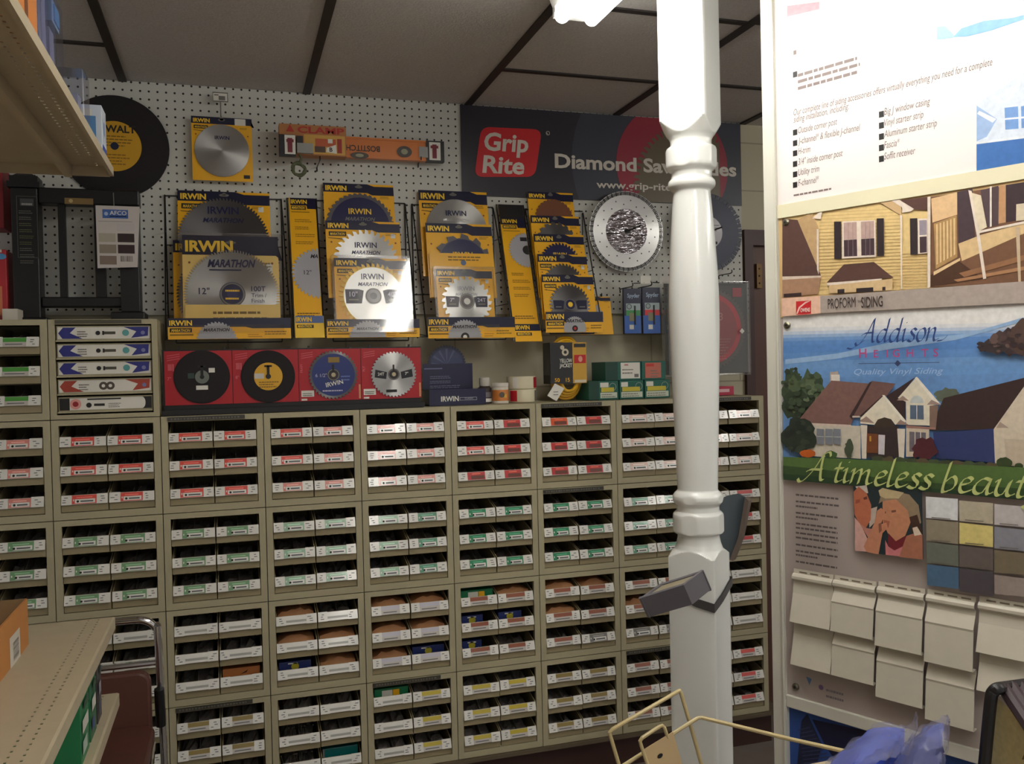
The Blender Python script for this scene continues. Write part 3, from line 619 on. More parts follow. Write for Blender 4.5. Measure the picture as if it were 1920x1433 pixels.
# tall side cards, leaning with the racks
def side_card(label, tl, tr, bl_, br_, Yt, Yb, blade, flip):
    A, B, Cc, D = at(*tl, Yt), at(*tr, Yt), at(*bl_, Yb), at(*br_, Yb)
    ex = ((B-A)+(D-Cc)); ex.z = 0; ex.y = 0; ex.normalize(); ez = ((A-Cc)+(B-D)).normalized(); ez = (ez-ex*ez.dot(ex)).normalized(); n = ex.cross(ez); n = n if n.y < 0 else -n
    o = (Cc+D)/2; fr = Fr(o, ex, ez, n); w = ((B-A).length+(D-Cc).length)/2; h = ((A+B)/2-o).dot(ez)
    t = thing('hanging_card', o, label, 'sign card', 'tall yellow cards between the blade racks')
    mb = MB(); fr.slab(mb, -w/2, w/2, 0, h, -.002, 0, YEL); u0 = -w/2
    bk = .026
    if flip: fr.rect(mb, u0, u0+w, h-.055, h, .0006, DARK)
    top = h-(.055 if flip else 0)
    fr.poly(mb, [(u0+.004, top-bk*1.1), (u0+w*.65, top-bk*1.1), (u0+w*.68, top-bk*1.6), (w/2, top-bk*1.6), (w/2, top), (u0+.004, top)], .0008, NAVY)
    if flip: fr.poly(mb, [(u0, top-bk*1.1), (u0+w*.65, top-bk*1.1), (u0+w*.7, top), (u0, top)], .0009, C((20, 20, 40), .4))
    fr.text(mb, 'IRWIN', u0+w*.07, top-bk*.85, .0155, .0014, YELT, bold=.03, fit=w*.6)
    fr.rect(mb, u0+w*.07, u0+w*.62, top-bk*1.75, top-bk*1.2, .0012, DARK); fr.text(mb, 'MARATHON', u0+w*.09, top-bk*1.66, .010, .0018, YELT, bold=.03, shear=.3, fit=w*.5)
    fr.rect(mb, u0+w*.07, u0+w*.75, top-bk*2.15, top-bk*2.05, .0012, C((140, 100, 20), .5))
    c = at(*blade[:2], (Yt+Yb)/2)-o; bu, bv, br = c.dot(ex), c.dot(ez), blade[2]
    fr.saw(mb, bu, bv, br, .0016, C((176, 176, 182), .35, .2), 38, .1, .001, uclip=w/2-.001)
    if flip: fr.poly(mb, clip([(bu+br*.26*math.cos(k*.25), bv+br*.26*math.sin(k*.25)) for k in range(25)], 0, w/2-.001, -1), .002, DARK); fr.rect(mb, w/2-.028, w/2-.002, bv+br*.5, bv+br*.72, .002, DARK)
    else: fr.text(mb, '12"', u0+w*.42, bv-.005, .016, .002, DARK); fr.text(mb, 'MA', w/2-.028, bv+br*.6, .014, .002, DARK, bold=.03, shear=.3, fit=.025)
    ty = top-bk*3.2 if not flip else bv-br-.02
    for q in range(4): bars(fr, mb, u0+w*.18, w/2-w*.1, ty-q*.028, 2, .007, .0025, .0012, C((150, 104, 20), .5))
    bars(fr, mb, u0+w*.1, w/2-w*.03, .085 if not flip else .095, 2, .008, .003, .0012, C((90, 66, 20), .5))
    mb.build('card', t)
    mb = MB(); fr2 = Fr(o, ex, ez, n); hb = .074 if not flip else .062
    fr2.slab(mb, u0-.001, w/2+.004, -.004, hb, .002, .0035, YELT if not flip else YEL)
    fr2.rect(mb, u0+w*.02 if not flip else u0, w/2+.003, hb-.026, hb, .004, NAVY if flip else C((90, 110, 160), .4)); fr2.text(mb, 'IRWIN', u0+w*.05, hb-.021, .016, .0046, YELT, bold=.03, fit=w*.55)
    fr2.rect(mb, u0+w*.06, u0+w*.66, hb-.044, hb-.032, .0042, DARK); fr2.text(mb, 'MARATHON', u0+w*.09, hb-.042, .009, .0046, YELT, bold=.03, shear=.3, fit=w*.52)
    mb.build('foot_label', t)
    mb = MB(); mb.tube([o+ex*(-w/2-.006)+V((0, .004, 0)), o+ex*(-w/2-.006)+ez*h+V((0, .004, 0)), V(((o+ez*h-ex*w/2).x, YW-.002, (o+ez*h).z))], .0022, WIRE, 6)
    for k in range(8): mb.tube([o+ex*(w/2+.003)+ez*(h*(k+.5)/8), o+ex*(w/2+.018)+ez*(h*(k+.5)/8)+V((0, .02, 0))], .0014, WIRE, 6)
    mb.tube([o+ex*(w/2+.003), o+ex*(w/2+.003)+ez*h], .0024, WIRE, 6); mb.build('wire_holder', t)
side_card('tall yellow card with half a silver blade, between the first and second racks', (533, 371), (584, 372), (555, 632), (606, 632), .285, .12, (599, 515, .094), False)
side_card('tall yellow card with dark top, left of the rightmost rack', (935, 384), (981, 384), (967, 639), (1014, 639), .285, .11, (993, 463, .072), True)

# lone pack hanging above, with its price sign
pack('yellow pack with bright silver blade hanging alone near the ceiling', .262, 358, 217, 473, 337, (416.5, 283, 49.5, ST, 100, .03), .12, notch=.97, tag_=False, extra=lambda fr, mb, u0, u1, v0, v1: (fr.rect(mb, u1-.055, u1-.02, v1-.024, v1-.002, .001, WHITE), fr.rect(mb, u1-.03, u1-.01, v0+.01, v0+.022, .001, DARK), fr.text(mb, 'IRWIN', (u0+u1)/2, v1-.075, .012, .006, NV, 'C', bold=.02)))
t = thing('price_sign', at(413, 218, .255), 'small framed price sign on a wire above the lone yellow pack', 'sign')
fr = WF(.255); u0, v1 = fr.px(399, 173); u1, v0 = fr.px(427, 191)
mb = MB(); fr.slab(mb, u0, u1, v0, v1, -.001, 0, WHITE); fr.rect(mb, u0+.018, u1-.008, v0+.004, v0+.018, .0006, GREYT); fr.rect(mb, u0+.004, u0+.018, v1-.01, v1-.006, .0006, GREYT); mb.build('card', t)
mb = MB(); mb.tube([fr.P(u0, v0), fr.P(u1, v0), fr.P(u1, v1), fr.P(u0, v1)], .002, GREYT, 6, True); um = (u0+u1)/2; vb = fr.px(413, 216)[1]
mb.tube([fr.P(um, v0), fr.P(um, vb), fr.P(um, vb, -.045)], .002, GREYT, 6); mb.build('wire_stem', t)

# black cut-off wheel with yellow label
Yd = .288; fr = WF(Yd); o = at(215, 274, Yd); r = (at(215, 178, Yd)-o).length
t = thing('cutoff_wheel', (o.x, YW-.001, o.z-r), 'big black abrasive wheel with a yellow centre, partly behind the shelf', 'cutoff wheel')
mb = MB(); mb.lathe((o.x, YW-.001, o.z), [(r, 0), (r, .007), (r-.004, .009), (r*.5, .009)], mat('abrasive_black', (38, 34, 36), .9, noise=.25, nscale=300), 64, (0, -1, 0)); w_ = mb.build('wheel', t)
mb = MB(); fr.disc(mb, o.x, o.z, r*.49, .0, C((214, 162, 30), .5), 48); fr.disc(mb, o.x, o.z, r*.075, .0012, C((24, 30, 60), .5), 20)
fr.text(mb, 'DEWALT', o.x, o.z+r*.27, r*.14, .0006, DARK, 'C', bold=.03); bars(fr, mb, o.x-r*.3, o.x+r*.36, o.z+r*.2, 4, r*.06, r*.02, .0006, C((120, 90, 20), .5)); bars(fr, mb, o.x-r*.3, o.x+r*.3, o.z-r*.16, 4, r*.06, r*.02, .0006, C((140, 100, 20), .5)); mb.build('centre_label', t)

# clamp box, level and tangle
Yl = .245; fr = WF(Yl); a = at(548, 250, Yl); b = at(833, 304, Yl); c = at(833, 268, Yl)
t = thing('spirit_level', ((a.x+b.x)/2, Yl, b.z), 'orange spirit level lying upside down on hooks behind the clamp carton', 'level')
OR = C((214, 120, 40), .4, .2); u0, u1, v0, v1 = a.x, b.x, b.z, c.z+.003
mb = MB(); fr.slab(mb, u0, u1-.035, v0, v1, -.022, 0, OR); fr.slab(mb, u0, u1-.035, v0, v0+.006, 0, .003, OR); fr.slab(mb, u0, u1-.035, v1-.006, v1, 0, .003, OR); mb.build('beam', t)
mb = MB(); fr.slab(mb, u1-.066, u1, v0-.001, v1+.001, -.023, .004, BLACK); fr.rect(mb, u1-.092, u1-.06, v0+.012, v1-.022, .0042, C((150, 150, 146), .4)); fr.rect(mb, u1-.055, u1-.014, v0+.004, v1-.004, .0045, WHITE); fr.rect(mb, u1-.044, u1-.028, v0+.01, v1-.012, .005, C((120, 26, 44), .5)); fr.rect(mb, u1-.05, u1-.022, v1-.026, v1-.016, .0052, C((120, 26, 44), .5)); mb.build('end_cap', t)
mb = MB(); p = fr.px(680, 274); fr.text(mb, 'BOSTITCH', fr.px(712, 272)[0], fr.px(712, 275)[1], .020, .001, C((60, 40, 30), .5), bold=.02, rot=math.pi, fit=.118); mb.build('lettering', t)
for px_, py_, ru, rv in ((674, 292, .032, .012), (758, 285, .027, .020)):
    p = fr.px(px_, py_); mb = MB(); fr.disc(mb, *p, rv, .0035, C((66, 54, 44), .4), 24, ru=ru); fr.disc(mb, *p, rv*.5, .0045, C((150, 150, 120), .2, .5), 16, ru=ru*.45); mb.build('vial', t)
Yc = .19; fr = WF(Yc); u0, v1 = fr.px(523, 231); u1, v0 = fr.px(650, 294); v1 = fr.px(523, 231)[1]; w = u1-u0; h = v1-v0
t = thing('clamp_carton', ((u0+u1)/2, Yc, v0), 'brown carton printed with red clamp lettering and a red triangle', 'carton')
mb = MB(); fr.slab(mb, u0, u1, v0, v1, -.05, 0, C((176, 116, 62), .5)); mb.build('box', t, bevel=.001)
RT_ = C((178, 44, 34), .5); mb = MB()
fr.rect(mb, u0+w*.36, u1-w*.02, v0+h*.04, v0+h*.68, .0006, C((206, 160, 70), .5)); fr.rect(mb, u1-w*.14, u1-w*.07, v0+h*.1, v0+h*.58, .001, C((160, 44, 34), .5)); fr.rect(mb, u0+w*.53, u1-w*.16, v0+h*.3, v0+h*.56, .001, C((190, 90, 50), .5)); fr.rect(mb, u0+w*.52, u0+w*.68, v0+h*.1, v0+h*.3, .0012, C((80, 60, 46), .5))
fr.poly(mb, [(u0+w*.69, v0+h*.12), (u1-w*.15, v0+h*.08), (u1-w*.16, v0+h*.38), (u0+w*.7, v0+h*.26)], .0014, WHITE); fr.text(mb, 'B', u0+w*.74, v0+h*.14, h*.14, .002, DARK, bold=.03); fr.rect(mb, u0+w*.72, u0+w*.79, v0+h*.42, v0+h*.56, .0014, WHITE)
mb.build('print', t)
mb = MB(); fr.poly(mb, [(u0+w*.10, v1-h*.26), (u0+w*.22, v1-h*.26), (u0+w*.16, v1-h*.02)], .001, RT_); fr.text(mb, 'CLAMP', u0+w*.27, v1-h*.27, h*.21, .001, RT_, bold=.03, fit=w*.7); mb.build('lettering', t)
fr2 = WF(Yc-.02); a0, b1 = fr2.px(523, 251); a1, b0 = fr2.px(555, 293)
t = thing('small_carton', ((a0+a1)/2, Yc-.02, b0), 'small black carton with white and dark red label before the clamp carton', 'carton')
mb = MB(); fr2.slab(mb, a0, a1, b0, b1, -.0195, 0, BLACK); mb.build('box', t, bevel=.001)
mb = MB(); q = a1-a0; fr2.rect(mb, a0+q*.33, a1-q*.02, b0+.006, b1-.002, .0008, WHITE); fr2.rect(mb, a0+q*.5, a1-q*.2, b0+.012, b1-.012, .0014, C((120, 26, 44), .5)); fr2.rect(mb, a0+q*.44, a1-q*.12, b1-.026, b1-.016, .0016, C((120, 26, 44), .5)); mb.build('label', t)
u0, v1 = fr2.px(557, 267); u1, v0 = fr2.px(588, 287); mb = MB(); fr2.slab(mb, u0, u1, v0, v1, -.0195, -.004, C((150, 150, 146), .4)); fr2.slab(mb, u0, u0+.02, v1, v1+.024, -.0195, -.006, BLACK)
tag(mb.build('steel_bracket'), 'plain grey metal piece beside the small black carton', 'bracket')
for x in (600, 790): hook(x, 300, .185 if x < 700 else .24, 'wire hook under the %s' % ('clamp carton' if x < 700 else 'right end of the orange level'))
o = at(560, 318, .19); mb = MB(); random.seed(3)
for q in range(3):
    ph = q*1.1; mb.tube([(o.x+(.020+.004*math.sin(3*a+ph))*math.cos(a), .19+.007*math.sin(2*a+ph), o.z+(.021+.004*math.cos(2*a+ph))*math.sin(a)) for a in [k*math.pi/12 for k in range(24)]], .0042, C((92, 98, 70), .7), 7, True)
mb.tube(smooth3([(o.x, .19, o.z+.02), (o.x+.01, .195, o.z+.04), (o.x-.004, .197, o.z+.062)], 5), .004, C((92, 98, 70), .7), 7)
tag(mb.build('cord_coil'), 'small coil of green cord dangling under the black carton', 'cord')

# wide dark banner
Yb_ = .293; fr = WF(Yb_); u0, v1 = fr.px(863, 200); u1 = fr.px(1388, 230)[0]; v0 = fr.px(863, 366)[1]; w = u1-u0; h = v1-v0; v1 = min(v1, ZC-.004)
t = thing('banner', ((u0+u1)/2, YW, v0), 'wide dark banner advertising diamond saw blades under the ceiling', 'banner')
v1 = ZC-.005; h = v1-v0
mb = MB(); BN = C((44, 42, 52), .35, .2); fr.slab(mb, u0, u1, v0, v1, -.006, 0, BN)
cx, cz = fr.px(1262, 312); fr.poly(mb, clip(clip(clip([(cx+.43*math.cos(k*.1), cz+.43*math.sin(k*.1)) for k in range(63)], 1, v1-.001, -1), 1, v0+.001, 1), 0, u1-.001, -1), .0005, C((58, 60, 72), .4))
cr = .245; pts = clip([(cx+cr*math.cos(k*.08), cz+cr*math.sin(k*.08)) for k in range(78)], 1, v1-.001, -1); pts = clip(pts, 1, v0+.001, 1); fr.poly(mb, pts, .001, C((150, 38, 58), .4, .1))
o = fr.px(1292, 350); pts = []
for k in range(60): 
    for da, rr in ((0, 1), (.5, .97), (.6, .9), (.95, .9)): pts.append((o[0]+.245*rr*math.cos(-(k+da)*math.pi/30), o[1]+.245*rr*math.sin(-(k+da)*math.pi/30)))
pts = clip(clip(pts, 1, v0+.001, 1), 1, v1-.001, -1); fr.poly(mb, clip(pts, 0, cx+cr*.85, -1), .0016, C((104, 92, 70), .35, .2))
mb.build('sheet', t)
mb = MB(); a, b = fr.px(890, 335); pts = []
q0 = [fr.px(889, 332), fr.px(1003, 332), fr.px(1016, 243), fr.px(902, 238)]
def rounded(q, r, n=6):
    out = []
    for i in range(4):
        p = V(q[i]+(0,)) ; a = (V(q[i-1]+(0,))-p).normalized(); b = (V(q[(i+1) % 4]+(0,))-p).normalized()
        A = p+a*r; B = p+b*r
        for k in range(n+1): f = k/n; c = A*(1-f)**2+p*2*f*(1-f)+B*f*f; out.append((c.x, c.y))
    return out
fr.poly(mb, rounded(q0, .035), .0015, C((206, 36, 44), .35, .2)); mb.build('logo_badge', t)
mb = MB(); LT = C((214, 208, 196), .4)
p = fr.px(908, 281); fr.text(mb, 'Grip', p[0], p[1], .066, .0022, LT, bold=.028, shear=.1, fit=.172); p = fr.px(904, 323); fr.text(mb, 'Rite', p[0], p[1], .064, .0022, LT, bold=.028, shear=.1, fit=.164)
p = fr.px(1040, 312); pe = fr.px(1372, 324); fr.text(mb, 'Diamond Saw Blades', p[0], p[1]-.004, .053, .0022, LT, bold=.03, fit=pe[0]-p[0]+.02)
p = fr.px(1118, 352); fr.text(mb, 'www.grip-rite.com', p[0], p[1], .028, .0022, LT, bold=.02, fit=.43); fr.ring(mb, *fr.px(1027, 250), .006, .008, .002, LT, 14); fr.text(mb, 'R', *fr.px(1024.5, 253), .008, .002, LT); mb.build('lettering', t)

# diamond blades
def diamond(label, x, y, rad, Y, body, lab_):
    o = at(x, y, Y); fr = WF(Y); t = thing('diamond_blade', (o.x, YW, o.z-rad), label, 'diamond blade', 'large diamond saw blades below the banner')
    mb = MB(); n = 48; pts = []
    for k in range(n):
        for da, rr in ((.0, 1), (.80, 1), (.80, .90), (.97, .90)):
            a = -2*math.pi*(k+da)/n; pts.append((o.x+rad*rr*math.cos(a), o.z+rad*rr*math.sin(a)))
    mb.prism([fr.P(u, v, -.0035) for u, v in pts], fr.n*.0035, body); b = mb.build('disc', t)
    mb = MB()
    for k in range(n):
        a = -2*math.pi*(k+.4)/n; ca, sa = math.cos(a), math.sin(a); tg = (-sa, ca)
        for q in (-.27, 0, .27):
            e = rad*2*math.pi/n*q; w = rad*2*math.pi/n*.09; fr.poly(mb, [(o.x+ca*rad*r2+tg[0]*(e+s*w), o.z+sa*rad*r2+tg[1]*(e+s*w)) for r2, s in ((.9, -1), (.985, -1), (.985, 1), (.9, 1))], .0006, DARK if body == STEEL else C((60, 62, 80), .4))
    for k in range(n//2):
        a = k*2*math.pi/n*2+.1
        fr.disc(mb, o.x+rad*.78*math.cos(a)*(1 if k % 2 else .86), o.z+rad*.78*math.sin(a)*(1 if k % 2 else .86), rad*.018, .0006, DARK, 10)
    mb.build('rim_segments', b)
    mb = MB(); fr.disc(mb, o.x, o.z, rad*(.56 if body == STEEL else .42), .001, lab_, 40); fr.disc(mb, o.x, o.z, rad*.065, .0016, DARK, 20)
    if body != STEEL: bars(fr, mb, o.x+rad*.05, o.x+rad*.36, o.z+rad*.2, 3, rad*.07, rad*.025, .0016, GREYT); fr.rect(mb, o.x+rad*.2, o.x+rad*.27, o.z-rad*.3, o.z-rad*.23, .0016, DARK)
    mb.build('centre_label', b)
    return o
FOIL = mat('foil_label', (205, 200, 205), .12, 1); nt = FOIL.node_tree
tc = nt.nodes.new('ShaderNodeTexCoord'); mp_ = nt.nodes.new('ShaderNodeMapping'); mp_.inputs['Scale'].default_value = (14, 14, 52); nz = nt.nodes.new('ShaderNodeTexNoise'); nz.inputs['Scale'].default_value = 1.6; nz.inputs['Detail'].default_value = 2
bp = nt.nodes.new('ShaderNodeBump'); bp.inputs['Strength'].default_value = .9; bp.inputs['Distance'].default_value = .02
nt.links.new(tc.outputs['Object'], mp_.inputs[0]); nt.links.new(mp_.outputs[0], nz.inputs['Vector']); nt.links.new(nz.outputs[0], bp.inputs['Height']); nt.links.new(bp.outputs[0], nt.nodes['Principled BSDF'].inputs['Normal'])
o1 = diamond('silver diamond blade with crinkled foil centre, left of the white post', 1175, 434, .155, .262, STEEL, FOIL)
o2 = diamond('dark blue diamond blade with pale centre label, right behind the white post', 1327, 436, .155, .262, mat('blade_blue', (48, 50, 60), .38, .5), C((176, 172, 176), .4, .2))
for o, nm in ((o1, 'silver'), (o2, 'dark blue')):
    mb = MB(); mb.tube([(o.x-.0, YW-.001, o.z+.001), (o.x, .252, o.z+.001), (o.x+.035, .21, o.z+.014)], .003, WIRE, 6); tag(mb.build('wire_hook'), 'wire hook through the centre of the %s diamond blade' % nm, 'hook', 'wire pegboard hooks')

# two blue packs on hooks with price tags
for x0, x1, col, txt, yy in ((1169, 1203, (60, 150, 80), 'green', 541), (1204, 1239, (214, 50, 54), 'red', 539)):
    Y = .20; fr = WF(Y); u0, v1 = fr.px(x0, yy); u1, v0 = fr.px(x1, 626); w = u1-u0; h = v1-v0
    t = thing('accessory_pack', ((u0+u1)/2, Y, v0), 'narrow blue accessory pack with a %s band hanging near the post' % txt, 'pack', 'blue accessory packs on hooks')
    mb = MB(); fr.slab(mb, u0, u1, v0, v1, -.012, 0, C((24, 28, 62), .35, .2)); mb.build('card', t, bevel=.001)
    mb = MB(); m2 = v0+h*.40; fr.rect(mb, u0+w*.02, u1-w*.02, v0+.002, m2, .0005, C((44, 96, 180), .35, .2)); fr.rect(mb, u0+w*.12, u1-w*.05, m2, m2+h*.12, .0008, C(col, .35)); fr.rect(mb, u0+w*.12, u1-w*.05, m2+h*.12, m2+h*.27, .0008, C((170, 186, 190), .35))
    fr.rect(mb, u0+w*.3, u0+w*.62, v0+h*.28, m2+h*.06, .001, C((130, 128, 96), .4)); fr.rect(mb, u0+w*.3, u0+w*.55, v0+h*.1, v0+h*.2, .0012, WHITE); mb.build('print', t)
    mb = MB(); fr.text(mb, 'Spyder', u0+w*.2, v1-h*.2, h*.09, .0014, C((170, 190, 214), .4), bold=.02, fit=w*.72); mb.build('lettering', t)
    mb = MB(); fr.slab(mb, u0+w*.6, u0+w*.66, v0+h*.2, m2+h*.22, .001, .004, DARK); fr.ring(mb, u0+w*.3, m2+h*.2, .008, .010, .002, DARK, 16); mb.build('tool_bit', t)
    hk = hook((x0+x1)/2, yy-4, .185, 'wire hook carrying the blue pack with a %s band' % txt)
    uq, vq = fr.px((x0+x1)/2+22, 533); t2 = WF(.178); mb = MB(); t2.slab(mb, uq-.026, uq+.016, vq, vq+.03, -.001, 0, WHITE if txt == 'green' else C((200, 198, 190), .4)); mb.tube([(u0+w/2, .1875, fr.px(x0, yy-4)[1]+.01), (uq-.01, .179, vq+.003)], .0018, WIRE, 6)
    tag(mb.build('price_tag'), 'blank %s price tag above the blue pack with a %s band' % ('white' if txt == 'green' else 'greyish', txt), 'price tag', 'plain price tags by the post')
uq, vq = WF(.25).px(1131, 527); mb = MB(); WF(.25).slab(mb, uq, uq+.034, vq, vq+.022, -.001, 0, C((196, 196, 188), .4)); mb.tube([(uq+.016, .251, vq+.01), (uq+.016, YW-.001, vq+.01)], .0018, WIRE, 6)
tag(mb.build('price_tag'), 'small pale price tag below the silver diamond blade', 'price tag', 'plain price tags by the post')
hook(1372, 512, .20, 'long wire hook under the dark blue diamond blade')

# red blade in a clear clamshell behind the post
Y = .16; fr = WF(Y); u0, v1 = fr.px(1248, 530); u1 = fr.px(1409, 524)[0]; v0 = fr.px(1409, 702)[1]; v1 = fr.px(1409, 527)[1]; w = u1-u0; h = v1-v0
t = thing('clamshell_pack', ((u0+u1)/2, Y, v0), 'clear clamshell with a big red circular blade behind the white post', 'clamshell pack')
mb = MB(); fr.slab(mb, u0+.006, u1-.006, v0+.006, v1-.006, -.03, -.028, C((84, 84, 76), .5)); mb.build('insert', t)
c = fr.px(1334, 616); r = (at(1334, 537, Y)-at(1334, 616, Y)).length*.98; mb = MB(); fr.saw(mb, c[0], c[1], r, -.012, C((100, 90, 78), .4), 60, .05, .003); fr.disc(mb, c[0], c[1], r*.86, -.0105, C((196, 34, 44), .35, .2), 48); fr.disc(mb, c[0], c[1], r*.74, -.0095, C((158, 54, 50), .4, .2), 44)
b_ = mb.build('blade', t); mb = MB(); bars(fr, mb, c[0]-.0, c[0]+.1, c[1]-r*.25, 8, .011, .004, -.0085, C((180, 110, 100), .4)); fr.text(mb, 'F3', c[0]+.02, c[1]+r*.2, .03, -.0085, C((190, 120, 110), .4), bold=.02); fr.rect(mb, u1-.07, u1-.03, v1-.06, v1-.025, -.026, C((170, 40, 44), .4)); p = fr.px(1391, 621); fr.poly(mb, [(p[0]-.011, p[1]), (p[0], p[1]-.011), (p[0]+.011, p[1]), (p[0], p[1]+.011)], .0015, WHITE); mb.build('lettering', t)
mb = MB(); q = [(u0, v0), (u1, v0), (u1, v1), (u0, v1)]
for d0, d1, e0, e1 in ((-.034, 0, 0, .008),):
    A = [fr.P(a, b, d0) for a, b in q]; B = [fr.P(a+(e1 if a == u0 else -e1), b+(e1 if b == v0 else -e1), d1) for a, b in q]
    mb.poly(B, CLEAR); mb.poly(A, CLEAR)
    for i in range(4): mb.poly([A[i], A[(i+1) % 4], B[(i+1) % 4], B[i]], CLEAR)
mb.tube([fr.P(a, b, -.02) for a, b in q], .003, CLEAR, 6, True); mb.build('clear_shell', t)
zt_ = fr.P(0, v0).z
mb = MB(); mb.box(u0+.02, u1-.02, Y+.034, Y+.05, zt_+.02, zt_+.024, WIRE); mb.tube([((u0+u1)/2, YW-.0, v1-.02), ((u0+u1)/2, Y+.03, v1-.02)], .0025, WIRE, 6); tag(mb.build('wire_hook'), 'hook holding the red blade clamshell', 'hook', 'wire pegboard hooks')

# ================================================================ GOODS ON TOP OF THE CABINETS
Z1 = ZT+.0004
# red blade display
Y = .045; fr = WF(Y); u0 = fr.px(308, 761)[0]; u1 = fr.px(790, 746)[0]; vb = fr.px(308, 761)[1]; vt = fr.px(308, 659)[1]; us = [fr.px(x, y)[0] for x, y in ((308, 710), (436, 705), (560, 700), (677, 697), (790, 695))]
t = thing('blade_display', ((u0+u1)/2, .08, Z1), 'black counter display with four red backing cards on top of the cabinets', 'display')
mb = MB(); mb.box(u0-.006, u1+.006, .02, .17, Z1, Z1+.006, BLACK); mb.box(u0-.006, u1+.006, .020, .024, Z1+.006, Z1+.016, BLACK); mb.box(u0, u1, Y+.004, Y+.03, Z1+.006, vb, BLACK); mb.build('base_tray', t)
mb = MB(); mb.box(u0-.003, u1+.003, Y+.004, Y+.012, vb, vt+.004, BLACK); mb.build('back_frame', t)
for k in range(4):
    mb = MB(); a, b = us[k]+.0008, us[k+1]-.0008; fr.slab(mb, a, b, vb, vt, -.003, 0, REDC)
    PK = C((222, 110, 120), .5)
    for q in range(3): fr.poly(mb, [(a+.008, vt-.014-q*.007), (a+.045, vt-.008-q*.007), (a+.045, vt-.0105-q*.007), (a+.008, vt-.0165-q*.007)], .0006, C((206, 86, 96), .5))
    if k < 2: fr.text(mb, '8"' if k else '7"', a+.008, vt-.09, .010, .0006, PK); fr.rect(mb, a+.010, a+.022, vt-.060, vt-.040, .0006, C((206, 86, 96), .5)); fr.rect(mb, a+.024, a+.027, vt-.062, vt-.04, .0006, PK)
    else: fr.text(mb, 'PLY' if k == 3 else 'FRAM', a+.012, vt-.075, .008, .0006, PK, rot=math.pi/2); fr.slab(mb, a+.006, a+.046, vb+.014, vb+.034, .0006, .001, WHITE); bars(fr, mb, a+.010, a+.042, vb+.026, 2, .006, .003, .0014, GREYT, .1); fr.rect(mb, a+.006, a+.024, vb+.002, vb+.008, .0008, WHITE)
    if k > 1: fr.rect(mb, b-.008, b-.002, vb+.004, vb+.05, .0006, C((214, 150, 110), .5))
    mb.build('red_card', t)
for x, y in ((336, 654), (421, 654), (460, 654), (542, 653), (579, 652), (656, 651), (693, 650), (767, 649)):
    mb = MB(); p = fr.px(x, y); mb.box(p[0]-.003, p[0]+.003, Y, Y+.008, vt, p[1]+.006, BLACK); mb.build('peg', t)
AB = MATS['abrasive_black']
